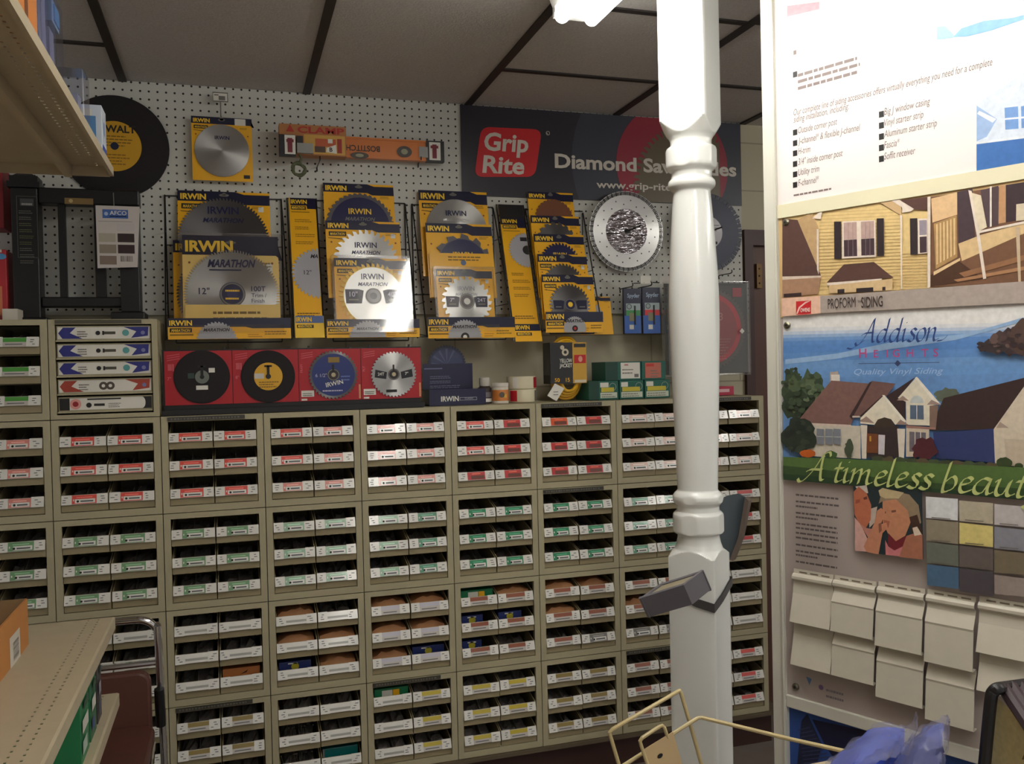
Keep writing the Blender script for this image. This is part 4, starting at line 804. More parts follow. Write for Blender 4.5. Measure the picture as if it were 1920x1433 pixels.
for nm, x, y, ry, kind in (('matt black abrasive disc with a grey centre on the leftmost red card', 379, 707, 50, 0), ('black abrasive disc with a yellow centre on a red card', 503, 706, 49, 1), ('navy faced saw blade on the third red card', 625, 703, 46, 2), ('bright silver saw blade with black tags on the rightmost red card', 738, 702, 43, 3)):
    o = fr.px(x, y); o2_ = fr.px(x, y-ry); r = o2_[1]-o[1]; c = fr.P(o[0], o[1], .0008)
    b_ = thing('display_blade', c-V((0, 0, r)), nm, 'cutting disc' if kind < 2 else 'saw blade', 'discs shown on the red cards')
    f2 = WF(Y-.0045); mb = MB(); k2 = MB()
    if kind < 2:
        mb.lathe(c, [(r, 0), (r, .003), (r*.95, .0036)], AB, 56, (0, -1, 0)); mb.build('disc', b_)
        if kind == 0: f2.disc(k2, *o, r*.25, .0002, C((112, 120, 112), .4), 28); f2.rect(k2, o[0]-r*.22, o[0]+r*.2, o[1]-r*.48, o[1]-r*.32, .0002, WHITE); f2.rect(k2, o[0]+r*.24, o[0]+r*.46, o[1]+r*.16, o[1]+r*.33, .0002, WHITE); f2.rect(k2, o[0]-r*.5, o[0]-r*.28, o[1]-r*.05, o[1]+r*.15, .0002, C((50, 70, 64), .4)); f2.disc(k2, *o, r*.08, .0006, DARK, 16)
        else: f2.disc(k2, *o, r*.53, .0002, C((222, 168, 30), .4, .2), 36); f2.rect(k2, o[0]-r*.5, o[0]-r*.16, o[1]-r*.08, o[1]+r*.12, .0006, C((200, 196, 190), .4)); bars(f2, k2, o[0]-r*.35, o[0]+r*.38, o[1]-r*.2, 3, r*.09, r*.035, .0006, C((120, 90, 20), .5)); f2.disc(k2, *o, r*.1, .001, DARK, 16)
        f2.rect(k2, o[0]-r*.05, o[0]+r*.05, o[1], o[1]+r*.42, .0014, DARK); f2.rect(k2, o[0]-r*.14, o[0]+r*.14, o[1]+r*.36, o[1]+r*.43, .0014, DARK)
        k2.build('centre_label', b_)
    else:
        f2 = WF(Y-.0008); f2.saw(mb, *o, r, .0036, STEEL_D if kind == 2 else ST, 40, .07, .0028); mb.build('disc', b_)
        e = .0042
        if kind == 2:
            f2.disc(k2, *o, r*.86, e, C((26, 44, 112), .3, .3), 40); f2.rect(k2, o[0]-r*.2, o[0]+r*.25, o[1]+r*.5, o[1]+r*.72, e+.0004, C((150, 120, 50), .4)); f2.text(k2, '6 1/2"', o[0]-r*.72, o[1]-r*.08, r*.14, e+.0004, LAVT); bars(f2, k2, o[0]+r*.3, o[0]+r*.75, o[1]-r*.05, 2, r*.14, r*.05, e+.0004, C((110, 130, 190), .4)); f2.text(k2, 'IRWIN', o[0]-r*.3, o[1]-r*.5, r*.18, e+.0004, WHITE, bold=.02, rot=.2); bars(f2, k2, o[0]-r*.45, o[0]+r*.4, o[1]-r*.62, 1, .01, r*.05, e+.0004, LAVT)
        else:
            for s in (-1, 1): f2.poly(k2, [(o[0]+s*r*.3, o[1]+r*.1), (o[0]+s*r*.8, o[1]+r*.22), (o[0]+s*r*.84, o[1]-r*.12), (o[0]+s*r*.34, o[1]-r*.2)], e, C((30, 30, 36), .3)); f2.text(k2, '24T' if s < 0 else '7"', o[0]+s*r*.56, o[1]-r*.04, r*.13, e+.0004, WHITE, 'C', bold=.02)
            f2.rect(k2, o[0]-r*.35, o[0]+r*.12, o[1]-r*.78, o[1]-r*.66, e, DARK)
        f2.disc(k2, *o, r*.25, e+.0006, C((44, 40, 46), .3), 24); f2.ring(k2, *o, r*.2, r*.235, e+.001, GREYT, 24); f2.disc(k2, *o, r*.09, e+.001, C((190, 176, 140), .3), 14)
        f2.rect(k2, o[0]-r*.05, o[0]+r*.03, o[1]+r*.1, o[1]+r*.42, e+.0012, DARK); k2.build('blade_face', b_)
# navy counter box with a blade behind
Y = .07; fr = WF(Y); u0 = fr.px(805, 745)[0]; u1 = fr.px(911, 745)[0]; v1 = fr.px(858, 730)[1]; 
t = thing('counter_box', ((u0+u1)/2, Y, Z1), 'navy cardboard counter box with a raised back board and white lettering', 'counter box')
NB = C((30, 32, 66), .4, .2); mb = MB(); mb.box(u0, u1, Y, Y+.003, Z1, v1, NB); mb.box(u0, u0+.002, Y+.003, Y+.1, Z1, v1, NB); mb.box(u1-.002, u1, Y+.003, Y+.1, Z1, v1, NB); mb.box(u0, u1, Y+.003, Y+.1, Z1, Z1+.002, NB); mb.build('tray', t)
f2 = WF(Y+.1); a, b = f2.px(793, 700)[0], f2.px(886, 700)[0]; vt2 = f2.px(793, 683)[1]; mb = MB(); f2.slab(mb, a, b, Z1, vt2, -.003, 0, NB); mb.build('back_board', t)
mb = MB(); fr.text(mb, 'IRWIN', fr.px(827, 754)[0], fr.px(827, 753)[1], .017, .0008, WHITE, bold=.03, fit=.062); 
p = fr.px(862, 751); q = fr.px(894, 745); 
for a0, a1, b0, b1 in ((p[0], q[0], p[1], p[1]+.0012), (p[0], q[0], q[1], q[1]+.0012), (p[0], p[0]+.0012, p[1], q[1]), (q[0]-.0012, q[0], p[1], q[1])): fr.rect(mb, a0, a1, b0, b1, .0008, C((180, 180, 190), .4))
fr.text(mb, 'CLASSIC', p[0]+.018, p[1]+.0035, .006, .0008, C((180, 180, 190), .4))
for y in (706, 715, 724): p = f2.px(806, y); bars(f2, mb, p[0], p[0]+.075+.04*(y > 720), p[1], 2, .006, .002, .0008, C((120, 124, 150), .4), .1)
p = f2.px(795, 693); f2.rect(mb, p[0], p[0]+.065, p[1], p[1]+.004, .0008, C((110, 114, 150), .4)); mb.build('lettering', t)
f3 = WF(Y+.112); o = f3.px(838, 684); r = f3.px(838, 647)[1]-o[1]; mb = MB(); f3.saw(mb, o[0], max(o[1], Z1+r), r, 0, C((40, 44, 76), .3, .3), 40, .06, .003); f3.disc(mb, o[0], max(o[1], Z1+r), r*.84, .0005, C((62, 68, 100), .22, .5), 36)
for k in range(5): a = 1+k*.5; f3.poly(mb, [(o[0], o[1]), (o[0]+r*.82*math.cos(a), o[1]+r*.82*math.sin(a)), (o[0]+r*.82*math.cos(a+.16), o[1]+r*.82*math.sin(a+.16))], .001, C((84, 92, 128), .22, .5))
mb.prism([(o[0]-.01, Y+.114, Z1), (o[0]+.01, Y+.114, Z1), (o[0]+.01, Y+.114, o[1]), (o[0]-.01, Y+.114, o[1])], (0, .004, 0), NB)
tag(mb.build('saw_blade'), 'blue-black round blade standing behind the navy counter box', 'saw blade')
# bottle, jar, tapes
def shelf_xy(x, y): return at(x, y, .09)
p = at(909, 740, .13); rb = .024; t = thing('bottle', (p.x, .13, Z1), 'small dark bottle with white cap beside the navy counter box', 'bottle')
mb = MB(); mb.lathe((p.x, .13, Z1), [(rb*.95, 0), (rb, .004), (rb, .054), (rb*.7, .062)], C((66, 56, 54), .3, .3), 24); mb.build('body', t)
mb = MB(); mb.lathe((p.x, .13, Z1+.061), [(rb*.72, 0), (rb*.8, .003), (rb*.78, .028), (rb*.6, .031)], C((200, 196, 186), .4), 24); mb.build('cap', t)
mb = MB(); mb.lathe((p.x, .13, Z1+.006), [(rb+.0006, 0), (rb+.0006, .012)], WHITE, 24, cap=False); mb.lathe((p.x, .13, Z1+.022), [(rb+.0006, 0), (rb+.0006, .018)], C((120, 116, 120), .4), 24, cap=False); mb.build('label', t)
p = at(938, 740, .11); rb = .029; t = thing('jar', (p.x, .11, Z1), 'short white jar with an orange label', 'jar')
mb = MB(); mb.lathe((p.x, .11, Z1), [(rb*.97, 0), (rb, .003), (rb, .056), (rb*.9, .059)], C((222, 214, 200), .4), 28); mb.build('body', t)
mb = MB(); mb.lathe((p.x, .11, Z1+.009), [(rb+.0006, 0), (rb+.0006, .038)], C((208, 128, 60), .4, .2), 28, cap=False); f = WF(.11-rb-.001); f.disc(mb, p.x-.003, Z1+.03, .010, 0, C((90, 80, 70), .5), 16); f.rect(mb, p.x+.004, p.x+.014, Z1+.020, Z1+.032, 0, C((226, 180, 70), .4)); mb.build('label', t)
mb = MB(); mb.lathe((p.x, .11, Z1+.0585), [(rb*1.02, 0), (rb*1.02, .011), (rb*.95, .013)], C((216, 210, 200), .4), 28); mb.build('lid', t)
CREAM = C((214, 206, 176), .55); 
for k in range(2):
    z = Z1+k*.0465; xa, xb = at(959, 740, .10).x, at(1015, 740, .10).x
    t = thing('tape_pack', ((xa+xb)/2, .10, z), ('lower' if k == 0 else 'upper')+' cream and red tape roll pack beside the orange jar', 'tape', 'stacked tape packs')
    mb = MB(); mb.lathe(((xa+xb)/2, .155, z), [(.0515, 0), (.053, .002), (.053, .043), (.0515, .0455)], CREAM, 36); mb.build('roll', t)
    mb = MB(); n = 12; a0, a1 = ((-2.75, -2.2) if k == 0 else (-.95, -.45)); R_ = .0536
    for c_, b0, b1 in ((C((176, 30, 46), .4), a0, a1), (C((120, 118, 112), .5) if k == 0 else C((226, 222, 214), .5), -.85 if k == 0 else -2.5, -.55 if k == 0 else -2.1)):
        for q in range(n):
            x0, x1 = b0+(b1-b0)*q/n, b0+(b1-b0)*(q+1)/n; cx = (xa+xb)/2
            mb.poly([(cx+R_*math.cos(x0), .155+R_*math.sin(x0), z+.004), (cx+R_*math.cos(x1), .155+R_*math.sin(x1), z+.004), (cx+R_*math.cos(x1), .155+R_*math.sin(x1), z+.042), (cx+R_*math.cos(x0), .155+R_*math.sin(x0), z+.042)], c_)
    mb.build('label', t)
# extension cord
Y = .11; fr = WF(Y); o = fr.px(1062, 690); t = thing('extension_cord', (o[0], Y, Z1), 'coiled yellow extension cord in a black and yellow sleeve', 'extension cord')
YC = C((232, 178, 28), .35, .3); random.seed(4); zb, ztp = Z1+.006, fr.px(1062, 632)[1]; cz = (zb+ztp)/2; hz = (ztp-zb)/2
for q in range(8):
    mb = MB(); hx = .060-.007*(q % 4); hh = hz-.0095*(q % 4)-.001; yy = Y+.030-.0105*(q % 4); ex = .010-.003*(q % 3)
    mb.tube([(o[0]+ex+hx*math.copysign(abs(math.cos(a))**.8, math.cos(a)), yy+.002*math.sin(3*a), cz+hh*math.sin(a)) for a in [k*math.pi/20 for k in range(40)]], .0052, YC, 8, True); mb.build('cord_loop', t)
a, v1 = fr.px(1027, 643); b, v0 = fr.px(1097, 718); f2 = WF(Y-.018); mb = MB(); SLV = C((34, 33, 32), .25, .5)
w = b-a; f2.slab(mb, a, a+w*.62, v0, v1, -.003, 0, SLV); f2.slab(mb, a+w*.62, b, v0, v1, -.003, 0, C((206, 160, 50), .25, .5)); mb.prism([f2.P(a, v0, 0), f2.P(a, v1, 0), f2.P(a-.008, v1, -.05), f2.P(a-.008, v0, -.05)], (.001, 0, 0), SLV)
sl = mb.build('sleeve', t)
mb = MB(); f2.disc(mb, a+w*.42, v1-.035, .013, .0008, C((206, 196, 170), .4), 20); f2.disc(mb, a+w*.42, v1-.035, .006, .0012, DARK, 14); f2.disc(mb, a+w*.34, v1-.018, .008, .0008, C((206, 196, 170), .4), 14); f2.text(mb, 'YELLOW', a+w*.26, v0+.075, .014, .0008, WHITE, bold=.02, fit=w*.34); f2.text(mb, 'JACKET', a+w*.26, v0+.058, .014, .0008, WHITE, bold=.02, fit=w*.34); f2.text(mb, '50', a+w*.12, v0+.006, .014, .0008, YEL, bold=.02); f2.text(mb, '15', a+w*.42, v0+.006, .014, .0008, YEL, bold=.02)
f2.rect(mb, a+w*.66, b-w*.02, v1-.018, v1-.005, .0008, SLV); f2.rect(mb, a+w*.66, b-w*.02, v1-.075, v1-.045, .0008, C((196, 40, 40), .3)); f2.disc(mb, a+w*.83, v1-.06, .011, .001, C((224, 160, 140), .3), 16, ru=.008); f2.rect(mb, a+w*.66, b-w*.02, v0+.002, v0+.012, .0008, C((216, 206, 180), .4)); mb.build('print', sl)
p = fr.px(1037, 734); f3 = WF(Y-.024); mb = MB(); q = [fr.px(1022, 742), fr.px(1039, 754), fr.px(1054, 728), fr.px(1036, 719)]; q = [(u, max(v, Z1+.001)) for u, v in q]; mb.prism([f3.P(u, v, -.001) for u, v in q], (0, -.001, 0), WHITE); bars(f3, mb, p[0]-.008, p[0]+.012, p[1], 2, .01, .003, .0012, GREYT); mb.build('paper_tag', t)
# green cartons
for nm, x0, x1, row, kind in (('lower left green carton with a yellow label', 1104, 1160, 0, 0), ('lower middle green carton with a yellow label', 1162, 1207, 0, 1), ('lower right green carton half behind the post', 1209, 1256, 0, 2), ('upper left green carton with a white label', 1136, 1203, 1, 3), ('upper right green carton with a red label', 1204, 1249, 1, 4)):
    Yg = .085; fr = WF(Yg); u0 = fr.px(x0, 735)[0]; u1 = fr.px(x1, 730)[0]; hb = .068; z0 = Z1+row*(hb+.0008); w = u1-u0
    t = thing('green_carton', ((u0+u1)/2, Yg, z0), nm+', among five stacked by the post', 'carton', 'green cartons stacked on the cabinets')
    mb = MB(); mb.box(u0, u1-.0006, Yg, Yg+.13, z0, z0+hb, C((22, 96, 82), .45, .1)); 
    lid = mb.build('box', t, bevel=.001)
    mb = MB(); l0 = u0+w*(.38 if kind in (0, 3) else .06)
    if kind in (0, 3): fr.rect(mb, u0+.001, u0+w*.34, z0+.001, z0+hb-.001, .0004, C((22, 66, 54), .5))
    if kind < 3: fr.rect(mb, l0, u1-w*.06, z0+.006, z0+.026, .0008, C((206, 214, 196), .4)); fr.rect(mb, l0+.004, u1-w*.16, z0+.028, z0+.044, .0008, C((206, 190, 60), .4)); fr.rect(mb, l0, l0+w*.28, z0+.045, z0+.062, .0008, WHITE); bars(fr, mb, l0+.004, u1-w*.1, z0+.02, 2, .008, .003, .0012, GREYT); fr.ring(mb, u1-w*.2, z0+.046, .012, .014, .0006, C((150, 160, 150), .4), 16)
    elif kind == 3: fr.rect(mb, l0+.006, u1-w*.04, z0+.006, z0+.064, .0008, WHITE); fr.text(mb, 'GRK', l0+.02, z0+.053, .006, .0012, C((170, 40, 40), .4), bold=.03); bars(fr, mb, l0+.012, u1-w*.12, z0+.040, 2, .012, .004, .0012, GREYT); fr.rect(mb, u1-w*.2, u1-w*.08, z0+.01, z0+.022, .0012, GREYT)
    else: fr.rect(mb, l0+.008, u1-w*.2, z0+.006, z0+.062, .0008, C((196, 110, 90), .4)); fr.rect(mb, l0+.012, u1-w*.5, z0+.048, z0+.058, .0012, C((200, 60, 50), .4)); bars(fr, mb, l0+.03, u1-w*.24, z0+.034, 3, .01, .004, .0012, GREYT)
    mb.build('label', t)
fr = WF(.12); u0, u1 = fr.px(1330, 730)[0], fr.px(1376, 728)[0]; t = thing('pink_carton', (u0, .12, Z1), 'small pinkish red carton lying right of the white post', 'carton'); mb = MB(); mb.box(u0, u1, .12, .2, Z1, Z1+.034, C((182, 46, 76), .45, .1)); mb.build('box', t, bevel=.001); mb = MB(); fr.rect(mb, u0+.03, u1-.02, Z1+.012, Z1+.024, .0008, C((226, 190, 196), .4)); mb.build('label', t)

# ================================================================ BLACK RAILING SAMPLE (on the raised cabinets)
ZR = ZT+CH; Y = .19; fr = WF(Y); BK = mat('rail_black', (17, 17, 19), .4)
X = lambda x, y=450: fr.px(x, y)[0]; Zp = lambda y, x=150: fr.px(x, y)[1]
t = thing('railing_sample', (X(150), Y, ZR), 'black porch railing sample with post, rails and balusters on the raised cabinets', 'railing sample')
xa, xb = X(27), X(77); yd = xb-xa
mb = MB(); mb.box(xa, xb, Y-yd/2, Y+yd/2, ZR+.012, Zp(356, 50), BK); mb.build('post', t, bevel=.003)
mb = MB(); zc_ = Zp(356, 50); mb.prism([(xa-.008, Y-yd/2-.008, zc_), (xb+.008, Y-yd/2-.008, zc_), (xb+.008, Y+yd/2+.008, zc_), (xa-.008, Y+yd/2+.008, zc_)], (0, 0, .018), BK); mb.box(xa-.002, xb+.002, Y-yd/2-.002, Y+yd/2+.002, zc_+.018, zc_+.036, BK)
c = V(((xa+xb)/2, Y, zc_+.062)); q = [(xa+.004, Y-yd/2+.004, zc_+.036), (xb-.004, Y-yd/2+.004, zc_+.036), (xb-.004, Y+yd/2-.004, zc_+.036), (xa+.004, Y+yd/2-.004, zc_+.036)]; mb.poly(q, BK)
for i in range(4): mb.poly([q[i], q[(i+1) % 4], c], BK)
mb.build('post_cap', t)
mb = MB(); mb.box(xa-.02, xb+.02, Y-yd/2-.02, Y+yd/2+.02, ZR+.0005, ZR+.014, BK); mb.box(X(212, 590), X(275, 590), Y-.06, Y+.06, ZR+.0005, ZR+.03, BK); mb.build('foot', t, bevel=.004)
xe = X(262)
mb = MB(); mb.box(xb, xe+.004, Y-.03, Y+.03, Zp(386), Zp(357), BK); mb.build('top_rail', t, bevel=.004)
mb = MB(); mb.box(xb, xe-.01, Y-.025, Y+.025, Zp(577), Zp(558), BK); mb.build('bottom_rail', t, bevel=.004)
for x0, x1 in ((111, 124), (178, 197)):
    mb = MB(); mb.box(X(x0), X(x1), Y-.012, Y+.012, Zp(558), Zp(386), BK); mb.build('baluster', t)
mb = MB(); mb.box(X(226), xe, Y-.04, Y+.04, ZR+.03, Zp(392), BK); mb.build('end_post', t, bevel=.003)
f2 = WF(Y-yd/2-.001); a, v1 = f2.px(30, 367); b, v0 = f2.px(73, 484); w = b-a; mb = MB(); OL = C((74, 76, 70), .5)
for q in ((a, b, v0, v0+.002), (a, b, v1-.002, v1), (a, a+.002, v0, v1), (b-.002, b, v0, v1)): f2.rect(mb, *q, .0002, OL)
f2.rect(mb, a+.01, b-.01, v1-.03, v1-.008, .0004, C((70, 70, 72), .5)); bars(f2, mb, a+.014, b-.014, v1-.022, 1, .01, .006, .0008, C((150, 150, 146), .5), .1)
for q in range(9): bars(f2, mb, a+.006, b-.012, v1-.045-q*.019, 2, .006, .002, .0004, C((98, 104, 66), .5) if 1 < q < 6 else C((110, 108, 100), .5), .2)
mb.build('printed_panel', t)
f2 = WF(Y-.031); a, v1 = f2.px(121, 371); b, v0 = f2.px(175, 384); mb = MB(); f2.slab(mb, a, b, v0, v1, 0, .002, C((128, 104, 62), .4)); f2.disc(mb, a+(b-a)*.22, (v0+v1)/2, .006, .003, C((190, 170, 120), .4), 12); mb.build('gold_plate', t)
Yk = .125; fr = WF(Yk); q = [fr.px(183, 503), fr.px(258, 501), fr.px(262, 388), fr.px(179, 385)]
t = thing('colour_card', (fr.px(220, 500)[0], Yk, fr.px(220, 502)[1]), 'white colour sample card hanging on a wire in front of the black railing', 'sample card')
mb = MB(); mb.prism([fr.P(u, v, -.001) for u, v in q], fr.n*.001, C((196, 190, 184), .5)); mb.build('card', t)
u0, v0 = q[0]; W = q[1][0]-q[0][0]; Hh = q[3][1]-q[0][1]
mb = MB(); S = lambda a, b, c, d, col: fr.rect(mb, u0+W*a, u0+W*b, v0+Hh*c, v0+Hh*d, .0006, C(col, .5))
S(.06, .48, .06, .2, (128, 112, 98)); S(.06, .48, .24, .38, (140, 130, 112)); S(.05, .47, .42, .56, (170, 164, 146)); S(.52, .94, .42, .56, (44, 28, 28)); S(.52, .94, .24, .38, (46, 24, 28)); S(.05, .9, .745, .755, (150, 146, 138)); S(.5, .95, .6, .72, (190, 184, 182))
for k in range(14): S(.58+k*.022, .58+k*.022+random.choice((.006, .012)), .11, .2, (90, 70, 70))
mb.build('swatches', t)
mb = MB(); S(.16, .8, .80, .94, (66, 100, 168)); fr.text(mb, 'AFCO', u0+W*.34, v0+Hh*.855, Hh*.065, .0012, WHITE, bold=.01, fit=W*.42); S(.34, .76, .825, .838, (150, 170, 210)); fr.disc(mb, u0+W*.25, v0+Hh*.87, W*.05, .0012, C((170, 190, 220), .5), 16); mb.build('logo', t)
mb = MB(); um = u0+W*.45; mb.tube([fr.P(um, v0+Hh*.975, -.002), fr.P(um-.004, v0+Hh+.045, -.03), (um-.004, YW-.002, v0+Hh+.05)], .0016, GREYT, 6); mb.build('wire', t)
# packages at the left edge
fr = WF(.2); u0, v1 = fr.px(-40, 312); u1, v0 = fr.px(8, 428); t = thing('red_pack', ((u0+u1)/2, .2, v0), 'dark red pack at the very left edge above the railing post', 'pack'); mb = MB(); mb.box(u0, u1, .2, YW-.001, v0, v1, C((140, 24, 34), .5)); mb.build('box', t, bevel=.002)
fr = WF(.15); u0 = fr.px(-50, 550)[0]; u1 = fr.px(14, 470)[0]; vt_ = fr.px(10, 468)[1]; t = thing('red_pack', ((u0+u1)/2, .15, ZR), 'red and orange pack standing at the left edge beside the railing post', 'pack')
mb = MB(); mb.box(u0, u1-.004, .15, .24, ZR+.0005, vt_, C((176, 32, 40), .45, .2)); mb.build('box', t, bevel=.002)
mb = MB(); fr.rect(mb, u0, fr.px(5, 570)[0], ZR+.02, fr.px(5, 537)[1], .0006, C((206, 120, 80), .5)); fr.disc(mb, *fr.px(2, 481), .009, .0006, C((80, 150, 200), .4), 14, ru=.014); fr.rect(mb, u0, fr.px(3, 470)[0], fr.px(3, 466)[1]-.012, vt_, .0006, WHITE); mb.build('print', t)
fr = WF(.07); u0 = fr.px(4, 590)[0]; u1 = fr.px(33, 590)[0]; mb = MB(); mb.box(u0, u1, .07, .145, ZR+.0005, fr.px(15, 579)[1], C((208, 202, 188), .5)); tag(mb.build('white_carton', bevel=.001), 'small white carton at the foot of the railing post', 'carton')

# ================================================================ TURNED WHITE PORCH POST
PX, PY = 1.328, -.879; PANG = math.atan2(CAM.y-PY, CAM.x-PX)-math.radians(21)    # wide face turned left of the viewer
PS = .0605
def post_profile(z):                              # turned radius at height z
    K = [(0, .2), (.944, .2), (.950, .087), (.957, .077), (.963, .0695), (.970, .0605), (.984, .0555), (1.000, .052), (1.006, .052), (1.010, .060), (1.014, .0635), (1.050, .0635), (1.058, .0625), (1.063, .058), (1.066, .0535), (1.078, .0525), (1.082, .056), (1.088, .061), (1.096, .0632), (1.104, .0625), (1.111, .058), (1.116, .052), (1.119, .0503),
         (1.25, .0545), (1.40, .0590), (1.53, .0622), (1.60, .0626), (1.68, .060), (1.78, .0535), (1.868, .0465), (1.872, .0475), (1.876, .053), (1.881, .058), (1.888, .0595), (1.896, .058), (1.901, .053), (1.905, .0505), (1.918, .0505), (1.921, .053), (1.925, .059), (1.930, .0625), (1.936, .0635), (1.972, .0635), (1.978, .0618), (1.982, .056), (1.986, .051), (1.998, .0515), (2.006, .0555), (2.012, .0605), (2.024, .068), (2.036, .0765), (2.050, .087), (2.056, .2), (ZC, .2)]
    for (z0, r0), (z1, r1) in zip(K, K[1:]):
        if z <= z1: return r0+(r1-r0)*(z-z0)/max(1e-9, z1-z0)
    return .2
zs = [0, .5, .9]+[.914+.0022*i for i in range(97)]+[1.14+.03*i for i in range(24)]+[1.862+.0022*i for i in range(104)]+[2.1, ZC-.0005]
zs = sorted(set(round(z, 4) for z in zs)); n = 96; vs = []; rnd = .006
for z in zs:
    for k in range(n):
        a = 2*math.pi*k/n+math.pi/4; ca, sa = abs(math.cos(a)), abs(math.sin(a))
        # rounded square radius
        r = PS/max(ca, sa)
        x, y = r*ca, r*sa; 
        if x > PS-rnd and y > PS-rnd:
            c = PS-rnd; b = c*(ca+sa); r = b+math.sqrt(max(0, b*b-(2*c*c-rnd*rnd)))
        r = min(r, post_profile(z)); A = a+PANG; vs.append((PX+r*math.cos(A), PY+r*math.sin(A), z))
mb = MB(); mb.add(vs, [(i*n+k, i*n+(k+1) % n, (i+1)*n+(k+1) % n, (i+1)*n+k) for i in range(len(zs)-1) for k in range(n)], WHITEP, True)
mb.poly(vs[-n:], WHITEP)
tag(mb.build('porch_post', auto=28), 'glossy white turned porch post standing from floor to ceiling', 'post')
fx = V((math.cos(PANG), math.sin(PANG), 0)); fy = V((-fx.y, fx.x, 0))       # fx: normal of the wide face, fy: along it towards the right
if fy.dot(RT) < 0: fy = -fy
PC = V((PX, PY, 0))
# grey block strapped to the post
g = dep(1288, 1105, 2.08); t = thing('strapped_block', g, 'grey open box tool strapped to the white post with a dark band', 'box tool')
GB_ = mat('grey_plastic', (116, 114, 122), .45)
A = dep(1198, 1123, 2.02); B = dep(1282, 1097, 1.98); Cc = dep(1319, 1069, 2.07); B2 = dep(1298, 1134, 2.0)
ea, ec, ed = A-B, Cc-B, B2-B; A2, C2 = A+ed*.98, Cc+ed; Dd = A+ec; D2 = A2+ec; th = .006
mb = MB(); 
for q in ((A, B, B2, A2), (B, Cc, C2, B2), (Cc, Dd, D2, C2), (Dd, A, A2, D2)):
    nrm = (q[1]-q[0]).cross(q[3]-q[0]).normalized(); cen = (A+B+Cc+Dd+A2+B2+C2+D2)/8; 
    if nrm.dot(cen-q[0]) < 0: nrm = -nrm
    mb.prism(list(q), nrm*th, GB_)
mb.poly([A2, B2, C2, D2], GB_); fl = ed*.10; mb.poly([A+fl, B+fl, Cc+fl, Dd+fl], C((168, 158, 132), .6)); mb.build('box_body', t)
mb = MB(); SB = mat('strap_dark', (72, 70, 70), .5); pts = []
for (a, s) in ((PS+.003, -.9), (PS+.003, -.3), (PS+.003, .3), (PS+.0025, 1.0)): pts.append(PC+fx*a+fy*(s*PS))
pts += [PC+fx*(PS*.3)+fy*(PS+.003), PC-fx*(PS*.6)+fy*(PS+.003), PC-fx*PS+fy*(PS+.003), PC-fx*(PS+.003)-fy*PS*.5, PC-fx*(PS+.003)-fy*PS, PC-fy*(PS+.003)]
zz = [.868, .858, .846, .838, .852, .872, .880, .885, .885, .878]
for i in range(len(pts)-1):
    a, b = pts[i]+V((0, 0, zz[i])), pts[i+1]+V((0, 0, zz[i+1])); mb.poly([a-V((0, 0, .011)), b-V((0, 0, .011)), b+V((0, 0, .011)), a+V((0, 0, .011))], SB)
    nn = ((a+b)/2-PC); nn.z = 0; nn.normalize(); mb.poly([a-V((0, 0, .011))+nn*.0018, b-V((0, 0, .011))+nn*.0018, b+V((0, 0, .011))+nn*.0018, a+V((0, 0, .011))+nn*.0018], SB)
mb.build('strap', t)
# dark curved blade hanging on the far side of the post
t0 = 2.42; out = [(1352, 937), (1362, 930), (1384, 926), (1397, 933), (1395, 962), (1384, 1008), (1370, 1050), (1356, 1052), (1346, 1010), (1347, 960)]
mb = MB(); pts = [dep(x, y, t0+.02*math.sin((y-930)/40)) for x, y in out]; back = FW*.02+RT*.012
mb.prism(pts, back*.4, mat('dark_sheet', (92, 102, 108), .4)); mb.prism([dep(1397, 933, t0-.012), dep(1404, 940, t0-.012), dep(1390, 1010, t0-.012), dep(1374, 1052, t0-.012), dep(1368, 1050, t0-.012), dep(1384, 1008, t0-.012)], back*1.2, mat('dark_sheet_edge', (112, 98, 88), .4))
hp = dep(1350, 960, t0); mb.tube([hp, V((PX, PY, hp.z+.0))+(hp-V((PX, PY, hp.z))).normalized()*.05], .005, SB, 6)
tag(mb.build('scoop'), 'dark grey curved scoop hanging on the far side of the white post', 'scoop')

# ================================================================ SIDING DISPLAY STAND (right)
PD = V((.40593424, -.91390229, 0)); PN_ = V((-.91390229, -.40593424, 0)); PO = V((1.4515261, -1.07787508, 0))
pf = Fr(PO, PD, (0, 0, 1), PN_)
t = thing('siding_display', PO+PD*.45, 'tall white framed display stand with siding posters and vinyl siding samples', 'display stand')
FRM = mat('frame_white', (214, 212, 200), .35, coat=.2); UR = .95; 
mb = MB(); pf.slab(mb, -.040, -.004, 0, ZC-.01, -.03, .010, FRM); pf.slab(mb, -.010, -.004, 0, ZC-.01, .010, .016, FRM); mb.build('frame_post', t, bevel=.002)
mb = MB(); pf.slab(mb, UR, UR+.036, 0, ZC-.01, -.03, .010, FRM); mb.build('frame_post', t, bevel=.002)
def board(name, pl_, v0, v1, d1, base):
    mb = MB(); pf.slab(mb, -.004, UR, v0, v1, -.004, d1, C(base, .35, .15)); return mb.build(name, pl_)
def photo_ink(c): return mat('photo_ink_%d_%d_%d' % c, c, .38, coat=.12, noise=.2, nscale=95)
def art(fr, mb, ox, oy, s, items, d):
    for i, (col, pts) in enumerate(items): fr.poly(mb, [fr.px(ox+x*s, oy+y*s, d) for x, y in pts], d+.00006*i, photo_ink(col))
